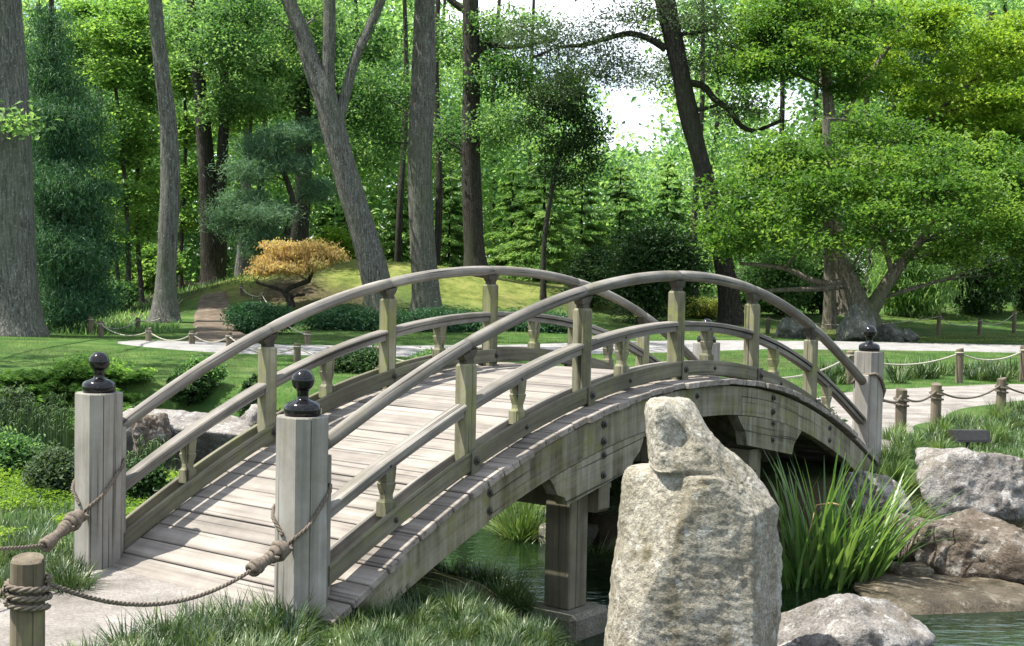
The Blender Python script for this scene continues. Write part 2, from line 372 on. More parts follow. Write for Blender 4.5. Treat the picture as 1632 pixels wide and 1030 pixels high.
def axis(segs):
    o = []
    for a, b, st in segs: o += list(np.arange(a, b, st))
    return np.array(o + [segs[-1][1]])
gx = axis([(-600, -100, 50), (-100, -40, 6), (-40, -14, .8), (-14, -4, .25), (-4, 5, .11), (5, 16, .25), (16, 40, .8), (40, 100, 6), (100, 600, 50)])
gy = axis([(-300, -20, 28), (-20, 3, 1.5), (3, 14, .11), (14, 22, .22), (22, 60, .45), (60, 120, 4), (120, 1200, 90)])
XX, YY = np.meshgrid(gx, gy); xf, yf = XX.ravel(), YY.ravel(); zf = H(xf, yf)
nx_, ny_ = len(gx), len(gy)
ii = (np.arange(ny_ - 1)[:, None] * nx_ + np.arange(nx_ - 1)[None, :]).ravel()
mg, n, l = new_mat('garden_ground')
def attr(nm):
    a = n.new('ShaderNodeAttribute'); a.attribute_name = nm; return a.outputs['Fac']
t1 = tex(n, l, 1.1, detail=8, rough=.65); lawn = ramp(n, [(.3, (.022, .055, .014)), (.5, (.05, .105, .022)), (.72, (.12, .17, .05))]); l.new(t1.outputs['Fac'], lawn.inputs[0])  # turf patch tones, contrast widened to imitate dappled shade
t2 = tex(n, l, 1.5, detail=9, rough=.75); moss_dapple = ramp(n, [(.32, (.035, .055, .014)), (.5, (.14, .17, .04)), (.7, (.27, .26, .09))]); l.new(t2.outputs['Fac'], moss_dapple.inputs[0])  # moss colour, its contrast also imitating dappled tree shade on the mounds
t3 = tex(n, l, 3.0, detail=9, rough=.75); soil = ramp(n, [(.3, (.022, .018, .012)), (.5, (.06, .048, .030)), (.72, (.14, .11, .075))]); l.new(t3.outputs['Fac'], soil.inputs[0])
c1 = mixc(n, l, attr('moss'), lawn.outputs[0], moss_dapple.outputs[0]); c2 = mixc(n, l, attr('soil'), c1.outputs[0], soil.outputs[0])
hf = tex(n, l, 30, detail=5, rough=.8)
finish(n, l, c2.outputs[0], .95, t3.outputs['Fac'], .9, .05, .1, bump2=hf.outputs['Fac'])
me = quads_mesh('ground', np.stack([xf, yf, zf], 1), np.stack([ii, ii + 1, ii + 1 + nx_, ii + nx_], 1), mg, smooth=True)
dpond = sdist(xf, yf); pn = np.stack([xf, yf, xf * 0], 1)
moss = np.zeros(xf.shape)
for cx, cyy, h, rx, ry in MOUNDS[:4]: moss = np.maximum(moss, np.exp(-(((xf - cx) / (rx * 1.15)) ** 2 + ((yf - cyy) / (ry * 1.15)) ** 2) ** 1.5))
moss = ss(moss * 1.8 + .25 * fbm(pn * .7, 3, 2) - .3)
woods = ss((yf - 50 - .35 * np.abs(xf)) / 6) * .95 + ss((-xf - 9) / 2) * ss((yf - 31) / 4) * .9
brown = np.exp(-(((xf + 7.0) / 1.6) ** 2 + ((yf - 42.0) / 1.3) ** 2)) + .8 * np.exp(-(((xf + 4.2) / 1.2) ** 2 + ((yf - 41.5) / 1.0) ** 2)) + np.exp(-(((xf - 7.5) / 2.5) ** 2 + ((yf - 40) / 2) ** 2)) * .5
soila = np.clip(ss(1 - (dpond - .25) / 1.1) * ss((15.5 - yf) / 2) + woods + brown * 1.1 + .35 * fbm(pn * .6, 3, 21), 0, 1)
for nm, arr in (('moss', moss), ('soil', soila)):
    a = me.attributes.new(nm, 'FLOAT', 'POINT'); a.data.foreach_set('value', arr.astype(np.float32))
tag(link('ground', me), kind='structure')

def ribbon(name, pts, widths, mat_, lift=.02, edge=.14, n_across=11, step=.12):
    pts = [Vector((p[0], p[1], 0)) for p in pts]
    # Catmull-Rom
    cs, ws = [], []
    if not hasattr(widths, '__len__'): widths = [widths] * len(pts)
    for i in range(len(pts) - 1):
        p0, p1, p2, p3 = pts[max(i - 1, 0)], pts[i], pts[i + 1], pts[min(i + 2, len(pts) - 1)]
        k = max(2, int((p2 - p1).length / step))
        for j in range(k):
            t = j / k
            cs.append(.5 * ((2 * p1) + (p2 - p0) * t + (2 * p0 - 5 * p1 + 4 * p2 - p3) * t * t + (3 * p1 - p0 - 3 * p2 + p3) * t ** 3)); ws.append(widths[i] * (1 - t) + widths[i + 1] * t)
    cs.append(pts[-1]); ws.append(widths[-1])
    V_ = []
    for i, c in enumerate(cs):
        t = (cs[min(i + 1, len(cs) - 1)] - cs[max(i - 1, 0)]).normalized(); nrm = Vector((-t.y, t.x, 0))
        wob = [1 + edge * vnoise([[i * step * 1.1, 3.3, s_]], 8)[0] for s_ in (0, 7)]
        for k in range(n_across):
            f = k / (n_across - 1) * 2 - 1
            q = c + nrm * (f * ws[i] / 2 * (wob[0] if f < 0 else wob[1])); V_.append((q.x, q.y))
    V_ = np.array(V_); z = H(V_[:, 0], V_[:, 1]) + lift
    f = np.tile(np.abs(np.linspace(-1, 1, n_across)), len(cs)); z -= np.where(f > .99, lift + .03, 0)
    i0 = (np.arange(len(cs) - 1)[:, None] * n_across + np.arange(n_across - 1)[None]).ravel()
    me = quads_mesh(name, np.column_stack([V_, z]), np.stack([i0, i0 + n_across, i0 + n_across + 1, i0 + 1], 1), mat_, smooth=True)
    return tag(link(name, me), kind='structure')
def gravel(name, c0, c1, c2):
    m, n, l = new_mat(name)
    a = tex(n, l, 2.2, detail=8, rough=.65); r_ = ramp(n, [(.3, c0), (.5, c1), (.7, c2)]); l.new(a.outputs['Fac'], r_.inputs[0])
    s = tex(n, l, 70, detail=4, rough=.8); sr = ramp(n, [(.35, (.55,) * 3), (.65, (1.2,) * 3)]); l.new(s.outputs['Fac'], sr.inputs[0])
    c = mixc(n, l, .8, r_.outputs[0], sr.outputs[0], 'MULTIPLY')
    finish(n, l, c.outputs[0], .95, s.outputs['Fac'], .6, .012, .15, bump2=a.outputs['Fac']); return m
M['sand'] = gravel('sandy_gravel', (.14, .125, .11), (.245, .225, .204), (.33, .31, .285))
M['gravel'] = gravel('grey_gravel', (.19, .183, .178), (.265, .257, .25), (.33, .322, .31))
M['litter'] = gravel('leaf_litter_path', (.06, .046, .033), (.13, .102, .077), (.21, .175, .135))
ribbon('entrance_path', PATH_NEAR, [1.75, 1.7, 1.75, 1.8, 1.8, 2], M['sand'])
ribbon('exit_path', PATH_EXIT, [1.7, 1.8, 2.0, 2.2, 2.3, 2.3, 2.4, 2.4], M['sand'], step=.2)
ribbon('far_path', PATH_FAR, [.8, 2.6, 3.2, 3.2, 3.4, 3.6, 3.6, 3.6], M['gravel'], lift=.035, step=.35)
ribbon('woodland_path', PATH_WOOD, [1.5, 1.3, 1.2, 1.2, 1.1, .8], M['litter'], lift=.045, step=.35)

# water
m, n, l = new_mat('pond_water')
w1 = tex(n, l, 5.5, (1, 2.4, 1), 3, .5); w2 = tex(n, l, 22, (1, 1.6, 1), 2, .5)
b1 = n.new('ShaderNodeBump'); b1.inputs['Strength'].default_value = .09; b1.inputs['Distance'].default_value = .05; l.new(w1.outputs['Fac'], b1.inputs['Height'])
b2 = n.new('ShaderNodeBump'); b2.inputs['Strength'].default_value = .035; b2.inputs['Distance'].default_value = .012; l.new(w2.outputs['Fac'], b2.inputs['Height']); l.new(b1.outputs[0], b2.inputs['Normal'])
gl = n.new('ShaderNodeBsdfGlossy'); gl.inputs['Roughness'].default_value = .02; gl.inputs['Color'].default_value = (.82, .92, .88, 1); l.new(b2.outputs[0], gl.inputs['Normal'])
tr = n.new('ShaderNodeBsdfTransparent'); tr.inputs[0].default_value = (.14, .19, .08, 1)
df = n.new('ShaderNodeBsdfDiffuse'); df.inputs[0].default_value = (.014, .030, .012, 1)
m1 = n.new('ShaderNodeMixShader'); m1.inputs[0].default_value = .5; l.new(tr.outputs[0], m1.inputs[1]); l.new(df.outputs[0], m1.inputs[2])
fr = n.new('ShaderNodeFresnel'); fr.inputs['IOR'].default_value = 1.5; l.new(b2.outputs[0], fr.inputs['Normal'])
m2 = n.new('ShaderNodeMixShader'); l.new(fr.outputs[0], m2.inputs[0]); l.new(m1.outputs[0], m2.inputs[1]); l.new(gl.outputs[0], m2.inputs[2])
oo = n.new('ShaderNodeOutputMaterial'); l.new(m2.outputs[0], oo.inputs[0]); M['water'] = m
tag(link('pond_water', quads_mesh('pond_water', [(-13, 2.5, WATER_Z), (11, 2.5, WATER_Z), (11, 20.5, WATER_Z), (-13, 20.5, WATER_Z)], [(0, 1, 2, 3)], m)), kind='structure')

# ---------------------------------------------------------------- the arched footbridge (local axes: u along, v across, z up)
BX, BY, YAW, BW = 1.077, 9.012, 0.9145, 1.562
LE_A, LE_B = 3.35, 3.18
bridge = empty('footbridge', (BX, BY, 0), YAW)
tag(bridge, 'weathered grey timber arched footbridge crossing the garden pond', 'footbridge')
tabN = [(-3.5, .665), (-3.153, .834), (-2.784, 1.005), (-2.479, 1.118), (-2.167, 1.238), (-1.657, 1.405), (-1.065, 1.530), (-.593, 1.596), (.021, 1.628), (.517, 1.610), (1.07, 1.543), (1.576, 1.418), (2.026, 1.253), (2.548, 1.032), (2.997, .806), (3.3, .64)]
tabF = [(-3.5, .60), (-3.175, .775), (-2.707, 1.027), (-2.152, 1.255), (-1.664, 1.414), (-1.098, 1.543), (-.576, 1.61), (-.01, 1.638), (.516, 1.625), (1.081, 1.565), (1.55, 1.46), (2.096, 1.272), (2.777, .97), (3.3, .66)]
polys = [np.polyfit([a for a, b in t], [b for a, b in t], 6) for t in (tabN, tabF)]
def rz(side, u): return float(np.polyval(polys[side], u))
def rzm(u): return .5 * (rz(0, u) + rz(1, u))
def slope(fn, u): return math.atan2(fn(u + .01) - fn(u - .01), .02)
POSTS = [[-2.157, -1.075, .01, 1.07, 2.05], [-2.152, -1.09, 0, 1.08, 2.09]]
HALFS = [[-2.77, -1.70, -.64, .42, 1.42, 2.36], [-2.75, -1.65, -.56, .54, 1.56, 2.5]]
V0 = [0.0, BW]
def bend_grain(o, side=None):
    me = o.data; n_ = len(me.vertices); c = np.empty(n_ * 3, np.float32); me.vertices.foreach_get('co', c); c = c.reshape(-1, 3)
    z = np.polyval(polys[side], c[:, 0]) if side is not None else .5 * (np.polyval(polys[0], c[:, 0]) + np.polyval(polys[1], c[:, 0]))
    g_ = np.column_stack([c[:, 0], c[:, 1], c[:, 2] - z]); a = me.attributes.new('gr', 'FLOAT_VECTOR', 'POINT'); a.data.foreach_set('vector', g_.astype(np.float32).ravel()); return o
def arcboard(name, side, u0, u1, offs_top, offs_bot, va, vb, mat_, n=10, ch=.004, fn=None):
    """a board bent to the arch: cross-section between va and vb, offsets below the handrail curve"""
    fn = fn or (lambda u: rz(side, u)); mb = MB(); secs = []
    for i in range(n + 1):
        u = u0 + (u1 - u0) * i / n; z = fn(u); t, b = z - offs_top, z - offs_bot
        secs.append([(u, va + ch, b), (u, vb - ch, b), (u, vb, b + ch), (u, vb, t - ch), (u, vb - ch, t), (u, va + ch, t), (u, va, t - ch), (u, va, b + ch)])
    mb.loft(secs); return bend_grain(mb.build(name, mat_, bridge), side)
def bolt(c, axis_, r=.016):
    me = bpy.data.meshes.get('bolt')
    if me is None:
        mb = MB(); mb.lathe([(0, 0), (.028, 0), (.028, .006), (.016, .008), (.015, .018), (.008, .022), (0, .022)], n=8, smooth=False); me = mb.mesh('bolt', M['iron'])
    o = link('bolt', me, bridge); o.location = c; o.rotation_euler = (R(90) if axis_ < 0 else R(-90), 0, 0); o.scale = (r / .016,) * 3; return o

# deck planks, one by one
LEN_P = .139; u = -3.36; k = 0
plank_vars = []
for i in range(7):
    mb = MB(); L_ = BW + .42
    mb.box((0, 0, -.019), (LEN_P - .007 - .002 * (i % 3), L_, .038), ch=.004); me = mb.mesh('deck_plank', M['deck']); plank_vars.append(me)
while u < 3.28:
    fn = lambda q: rzm(q) - .685
    uc = u + .5 * LEN_P * math.cos(slope(rzm, u)); a = slope(rzm, uc)
    o = link('deck_plank', plank_vars[k % 7], bridge)
    o.location = (uc, BW / 2 + random.uniform(-.004, .004) + (.014 if (k // 4) % 2 else -.010), fn(uc) + random.uniform(-.003, .003)); o.rotation_euler = (0, -a + random.uniform(-.008, .008), random.uniform(-.003, .003))
    u += LEN_P * math.cos(a); k += 1
for side in (0, 1):
    v0 = V0[side]; sg = -1 if side == 0 else 1        # sg: outward direction
    us = [-LE_A + .12] + POSTS[side] + [LE_B - .10]
    # round handrail in six bent lengths with a slight seam over each post
    for a, b in zip(us[:-1], us[1:]):
        mb = MB(); N = 14; secs = []
        for i in range(N + 1):
            q = a + .002 + (b - a - .004) * i / N; z = rz(side, q); th = slope(lambda s_: rz(side, s_), q)
            r0 = .038 if 0 < i < N else .0355
            secs.append([(q - math.sin(th) * math.sin(w) * r0 * .93, v0 + math.cos(w) * r0 * 1.08, z + math.cos(th) * math.sin(w) * r0 * .93) for w in [2 * math.pi * j / 14 for j in range(14)]])
        mb.loft(secs, smooth=True); bend_grain(mb.build('handrail', M['rail'], bridge), side)
    segs = list(zip(us[:-1], us[1:]))
    for a, b in segs:      # middle rail: a wide weathered cap on a narrower board, let into the posts
        mb = MB(); N = 10
        for (t, bo, hw) in ((.300, .327, .042), (.329, .366, .029)):
            secs = []
            for i in range(N + 1):
                q = a + .001 + (b - a - .002) * i / N; z = rz(side, q); ch = .007
                secs.append([(q, v0 - hw, z - bo), (q, v0 + hw, z - bo), (q, v0 + hw, z - t - ch), (q, v0 + hw - ch, z - t), (q, v0 - hw + ch, z - t), (q, v0 - hw, z - t - ch)])
            mb.loft(secs)
        bend_grain(mb.build('middle_rail', M['rail'], bridge), side)
        hw_ = .5 * (a + b)
        for q in ((hw_),): pass
    ku = [us[0]] + [x for p in zip(HALFS[side], POSTS[side] + [None]) for x in p if x is not None] + [us[-1]]
    for a, b in zip(ku[0::2][:-1] if False else us[:-1], us[1:]):   # kick boards outside and inside the posts
        for off, va, vb in ((0, .040, .068), (.006, -.066, -.040)):
            lo, hi = sorted((v0 + sg * va, v0 + sg * vb))
            arcboard('kick_board', side, a + .002, b - .002, .562 + off, .660 + off * .5, lo, hi, M['kick'] if (side == 0) == (off == 0) or off == 0 else M['rail'])
    for i, q in enumerate(POSTS[side]):
        z = rz(side, q); th = slope(lambda s_: rz(side, s_), q)
        mb = MB(); w = .044
        zs = [z - .700, z - .11, z - .098]; c0 = .008
        secs = []
        for zz, ww in ((z - .70, w), (z - .112, w), (z - .100, w - .008)):
            secs.append([(q - ww + c0, v0 - ww, zz), (q + ww - c0, v0 - ww, zz), (q + ww, v0 - ww + c0, zz), (q + ww, v0 + ww - c0, zz), (q + ww - c0, v0 + ww, zz), (q - ww + c0, v0 + ww, zz), (q - ww, v0 + ww - c0, zz), (q - ww, v0 - ww + c0, zz)])
        mb.loft(secs); p = mb.build('railing_post', M['post'], bridge)
        sb = MB(); secs = []        # the neck block and saddle under the handrail
        for zz, ww, lw in ((z - .1005, .026, .030), (z - .072, .026, .030), (z - .066, .030, .042), (z - .034, .030, .060)):
            secs.append([(q - lw, v0 - ww, zz + (-lw) * math.tan(th)), (q + lw, v0 - ww, zz + lw * math.tan(th)), (q + lw, v0 + ww, zz + lw * math.tan(th)), (q - lw, v0 + ww, zz - lw * math.tan(th))])
        for s_ in range(4): secs[0][s_] = (secs[0][s_][0], secs[0][s_][1], z - .1005); secs[1][s_] = (secs[1][s_][0], secs[1][s_][1], z - .078 + (secs[1][s_][0] - q) * math.tan(th) * .6)
        sb.loft(secs); sb.build('saddle', M['darkwood'], p)
        # lapped tongue that carries the post down over the kick board
        tb = MB(); lo, hi = sorted((v0 + sg * .0695, v0 + sg * .082)); tb.box((q, (lo + hi) / 2, z - .635), (.066, hi - lo, .15), ch=.003); tb.build('lap_plate', M['kick'], p)
        bolt((q, v0 + sg * .083, z - .612), sg, .014)
        bolt((q + .0, v0 + sg * .0, z - .16), 0) if False else None
        if True:
            bi = bolt((q, v0 - sg * .067, z - .612), -sg, .013)
    for i, q in enumerate(HALFS[side]):
        z = rz(side, q); top, bot = z - .366, z - .60; hh = top - bot
        prof = [(0, .037), (.31, .037), (.32, .031), (.37, .025), (.46, .0245), (.60, .032), (.70, .036), (.73, .031), (.78, .033), (1, .037)]
        mb = MB(); th = slope(lambda s_: rz(side, s_), q)
        mb.loft([[(q - w, v0 - w * .9, bot + f * hh + (-w * math.tan(th) if f == 1 else 0)), (q + w, v0 - w * .9, bot + f * hh + (w * math.tan(th) if f == 1 else 0)), (q + w, v0 + w * .9, bot + f * hh + (w * math.tan(th) if f == 1 else 0)), (q - w, v0 + w * .9, bot + f * hh + (-w * math.tan(th) if f == 1 else 0))] for f, w in prof])
        mb.build('baluster', M['post'], bridge); bolt((q, v0 + sg * .069, z - .612), sg, .009); bolt((q, v0 + sg * .0295, z - .348), sg, .005)
    # girder in bent lengths, butted
    gv = sorted((v0 + sg * .10, v0 + sg * .175))
    gus = [-3.15, -2.157, -1.30, -.3, .62, 1.5, 2.45, 3.05]
    for a, b in zip(gus[:-1], gus[1:]):
        arcboard('girder', side, a + .001, b - .001, .727, .925 if abs(a + b) < 5 else .935, gv[0], gv[1], M['girder'], 8, .003)
    for uc, flip in ((-1.12, 1), (1.05, -1)):
        # corbel with an ogee end, two layers
        prof = [(-.50, .928), (.50, .928), (.47, .96), (.43, 1.03), (.36, 1.07), (.33, 1.125), (-.33, 1.135), (-.36, 1.08), (-.43, 1.04), (-.47, .97)] if flip > 0 else [(-.50, .928), (.50, .928), (.46, .97), (.38, 1.05), (.35, 1.13), (-.35, 1.13), (-.38, 1.04), (-.46, .97)]
        mb = MB(); gv2 = (gv[0] - .006 * (sg < 0), gv[1] + .006 * (sg > 0))
        # keep the straight bottom but follow the arch at the top edge
        pts = []
        for i in range(len(prof)):
            a, b = prof[i], prof[(i + 1) % len(prof)]; kk = 8 if i == 0 else 1
            for j in range(kk): f = j / kk; pts.append((a[0] + (b[0] - a[0]) * f, a[1] + (b[1] - a[1]) * f))
        mb.loft([[(uc + a, vv, rz(side, uc + a) - b) for a, b in pts] for vv in gv2]); bend_grain(mb.build('corbel', M['girder'], bridge), side)
        for dz in (.77, .87, .95, 1.07): bolt((uc + .03, (gv2[0] if sg < 0 else gv2[1]), rz(side, uc) - dz), sg, .014)
    for uc in (-2.157, 0, 2.05):
        for dz in (.775, .87) if uc else (.78,): bolt((uc, (gv[0] if sg < 0 else gv[1]), rz(side, uc) - dz), sg, .013)
arcboard('girder', 0, -3.1, 3.0, .727, .90, BW / 2 - .05, BW / 2 + .05, M['girder'], 30, .003, rzm)
# end posts with chamfered corners and turned black finials
def end_post(u, side, base, top, seedlab=None):
    v0 = V0[side]; w, c = .105, .040; mb = MB()
    ring = [(-w + c, -w), (-w + c + .016, -w), (-w + c + .018, -w + .012), (-w + c + .021, -w + .012), (-w + c + .023, -w), (w - c, -w), (w, -w + c), (w, w - c), (w - c, w), (-w + c, w), (-w, w - c), (-w, -w + c)]
    secs = [[(u + x * f, v0 + y * f, z) for x, y in ring] for z, f in ((base - .4, 1.015), (base + .25, 1.0), (top - .006, 1.0), (top, .97))]
    mb.loft(secs); p = mb.build('end_post', M['endpost'], bridge)
    fb = MB(); fb.lathe([(0, top - .002), (.080, top - .002), (.086, top + .006), (.088, top + .030), (.084, top + .050), (.070, top + .062), (.046, top + .070), (.030, top + .076), (.027, top + .086), (.027, top + .112), (.032, top + .118), (.030, top + .124)]
                        + [(.054 * math.cos(a), top + .163 + .054 * math.sin(a)) for a in [R(-52 + 142 * i / 12) for i in range(13)]], (u, v0, 0), 32)
    fb.build('finial', M['gloss'], p)
    s2 = 1 if u < 0 else -1
    cb = MB(); cb.box((u + s2 * (w + .0165), v0, base + .5 * (top - base) * .8 - .1), (.03, .12, (top - base) * .8 + .2), ch=.004); cb.build('rail_cleat', M['endpost'], p)
    return p
end_post(-LE_A, 0, 0, .953); end_post(-LE_A, 1, 0, .953); end_post(LE_B, 0, .06, 1.02); end_post(LE_B, 1, .06, 1.02)
# piers
for uc, fl in ((-1.155, 1), (1.05, -1)):
    for v in (.03, BW - .03):
        zt = rzm(uc) - 1.13; mb = MB(); mb.box((uc, v, (zt - .35) / 2), (.185, .185, zt + .35), ch=.008); mb.build('pier_post', M['pier'], bridge)
        mb = MB(); mb.box((uc, v, -.62), (.40, .40, .54), ch=.03); mb.build('pier_footing', M['concrete'], bridge)
    mb = MB(); zt = rzm(uc) - 1.14; du = .155 * fl
    mb.loft([[(uc + du - .06, v, zt - .17 + e), (uc + du + .06, v, zt - .17 + e), (uc + du + .06, v, zt - .03), (uc + du + .075, v, zt - .03), (uc + du + .075, v, zt), (uc + du - .06, v, zt)] for v, e in ((-.13, .02), (-.11, 0), (BW + .11, 0), (BW + .13, .02))]); mb.build('cross_beam', M['pier'], bridge)

# ---------------------------------------------------------------- leaf clouds, blades, trees
def leaf_arrays(c, L, W, up=.6, dirs=None, droop=.15, seed=1, fold=.18):
    g = np.random.default_rng(seed); N = len(c)
    L = L * g.uniform(.7, 1.25, N); W = W * g.uniform(.75, 1.2, N)
    nrm = g.normal(size=(N, 3)); nrm[:, 2] = np.abs(nrm[:, 2]) * .7 + up * 1.6; nrm /= np.linalg.norm(nrm, axis=1)[:, None]
    t = g.normal(size=(N, 3)) if dirs is None else dirs + g.normal(size=(N, 3)) * .35
    t[:, 2] -= droop * 2
    t -= nrm * (t * nrm).sum(1)[:, None]; t /= np.linalg.norm(t, axis=1)[:, None] + 1e-9
    b = np.cross(nrm, t)
    v = np.empty((N, 4, 3))
    v[:, 0] = c - t * (L * .5)[:, None]; v[:, 2] = c + t * (L * .5)[:, None] - np.array([0, 0, 1]) * (L * droop)[:, None]
    v[:, 1] = c + b * (W * .5)[:, None] + nrm * (W * fold)[:, None] - t * (L * .06)[:, None]
    v[:, 3] = c - b * (W * .5)[:, None] + nrm * (W * fold)[:, None] - t * (L * .06)[:, None]
    return v.reshape(-1, 3)
def leaves(name, c, L, W, mat_, parent=None, up=.6, dirs=None, droop=.15, seed=1, lvs=None):
    v = leaf_arrays(c, L, W, up, dirs, droop, seed); N = len(c)
    lv = np.random.default_rng(seed + 9).uniform(0, 1, N) if lvs is None else np.clip(lvs + np.random.default_rng(seed + 9).normal(0, .18, N), 0, 1)
    return link(name, quads_mesh(name, v, np.arange(N * 4).reshape(-1, 4), mat_, lv), parent)
def ball(g, n):
    d = g.normal(size=(n, 3)); d /= np.linalg.norm(d, axis=1)[:, None]; return d
def crown_points(blobs, n, clump=.35, flat=.5, seed=1, shell=.55, per=55, gaps=.25):
    """clumps of leaves spread through ellipsoids; blobs = (centre, (rx, ry, rz), weight)"""
    g = np.random.default_rng(seed); wt = np.array([b[2] for b in blobs], float); wt /= wt.sum(); out = []; lv = []
    for (c, r, w), f in zip(blobs, wt):
        k = max(5, int(n * f / per))
        d = ball(g, k); rad = shell + (1 - shell) * g.uniform(0, 1, k) ** .6
        cc = np.array(c) + d * rad[:, None] * np.array(r)
        keep = fbm(cc / max(r) * 1.6 + seed, 2, 4) > -1 + gaps * 2 - .35 if gaps else np.ones(k, bool)
        cc = cc[keep]
        if not len(cc): continue
        m = int(np.ceil(n * f / len(cc)))
        s = clump * g.uniform(.6, 1.4, len(cc))
        q = np.repeat(cc, m, 0) + g.normal(size=(len(cc) * m, 3)) * np.repeat(s, m)[:, None] * np.array([1, 1, flat])
        out.append(q); lv.append(np.repeat(g.uniform(.0, 1.0, len(cc)), m))
    return np.concatenate(out), np.concatenate(lv)
def bez(a, b, c, n):
    return [a * (1 - t) ** 2 + b * 2 * t * (1 - t) + c * t * t for t in [i / n for i in range(n + 1)]]
def trunk_mesh(name, pts, rads, mat_, n=14, rough=.10, seed=0, flare=0.0, rings=None):
    """smooth tapered trunk with furrows and a flared foot"""
    pts = [Vector(p) for p in pts]; L = sum((b - a).length for a, b in zip(pts[:-1], pts[1:]))
    rings = rings or max(8, int(L / .22)); ts = np.linspace(0, len(pts) - 1, rings); cs = []; rr = []
    for t in ts:
        i = min(int(t), len(pts) - 2); f = t - i; p0, p1, p2, p3 = pts[max(i - 1, 0)], pts[i], pts[i + 1], pts[min(i + 2, len(pts) - 1)]
        cs.append(.5 * ((2 * p1) + (p2 - p0) * f + (2 * p0 - 5 * p1 + 4 * p2 - p3) * f * f + (3 * p1 - p0 - 3 * p2 + p3) * f ** 3)); rr.append(rads[i] * (1 - f) + rads[i + 1] * f)
    V_ = []; th = np.linspace(0, 2 * np.pi, n, endpoint=False)
    for i, c in enumerate(cs):
        t = (cs[min(i + 1, rings - 1)] - cs[max(i - 1, 0)]).normalized(); a = Vector((0, 1, 0)).cross(t)
        a = (Vector((1, 0, 0)) - t * t.x).normalized() if abs(t.x) < .95 else (Vector((0, 0, 1)) - t * t.z).normalized(); b = t.cross(a)
        fl = 1 + flare * math.exp(-max(0, c.z - cs[0].z - .15) / .35)
        q = np.stack([np.cos(th) * 3, np.sin(th) * 3, np.full(n, c.z * .5 + seed)], 1)
        r = rr[i] * fl * (1 + rough * fbm(q, 3, seed) + rough * .5 * (fl - 1) * np.sin(th * 5 + seed) * 3)
        for k in range(n): V_.append(c + (a * math.cos(th[k]) + b * math.sin(th[k])) * r[k])
    i0 = (np.arange(rings - 1)[:, None] * n + np.arange(n)[None]).ravel(); nxt = (np.arange(rings - 1)[:, None] * n + ((np.arange(n) + 1) % n)[None]).ravel()
    return quads_mesh(name, np.array([tuple(v) for v in V_]), np.stack([i0, nxt, nxt + n, i0 + n], 1), mat_, smooth=True)
def limb_to(tree_o, starts, blobs, mat_, seed, r0=.09, twigs=5, sag=.25):
    """a limb from the trunk to each foliage mass, with a few twigs in it; each limb is one part"""
    g = random.Random(seed)
    for c, r, w in blobs:
        c = Vector(c); s = min(starts, key=lambda p: (Vector(p) - c).length + 1.2 * abs(p[2] - (c.z - .35 * (Vector((p[0], p[1], 0)) - Vector((c.x, c.y, 0))).length))); s = Vector(s)
        d = (c - s).length
        if d < .25: continue
        mid = (s + c) / 2 + Vector((g.uniform(-.15, .15) * d, g.uniform(-.15, .15) * d, g.uniform(.02, sag) * d * .5)); pts = bez(s, mid, c, 9)
        rad = r0 * (.5 + .5 * min(1, d / 3)); mb = MB(); mb.tube(pts, [rad * (1 - .72 * i / 9) for i in range(10)], 6)
        for _ in range(twigs):
            i = g.randint(3, 9); p = pts[i]; e = p + Vector((g.uniform(-1, 1) * r[0], g.uniform(-1, 1) * r[1], g.uniform(-.3, .9) * r[2])) * .8
            mb.tube(bez(p, (p + e) / 2 + Vector((g.uniform(-.1, .1), g.uniform(-.1, .1), .12)) * d * .3, e, 5), [rad * .32 * (1 - .15 * k_) for k_ in range(6)], 4)
        mb.build('limb', mat_, tree_o)
def px_blobs(D, spec):
    """(px, py, rpx, rpy[, dD, depth factor]) in photograph pixels at distance D -> ellipsoids in metres"""
    out = []
    for s in spec:
        px, py, rx, ry = s[:4]; dd = s[4] if len(s) > 4 else 0; df = s[5] if len(s) > 5 else 1.0
        c = P(px, py, D + dd); k = (D + dd) / F_PX; out.append(((c.x, c.y, c.z), (rx * k, rx * k * df, ry * k), rx * ry)) 
    return out
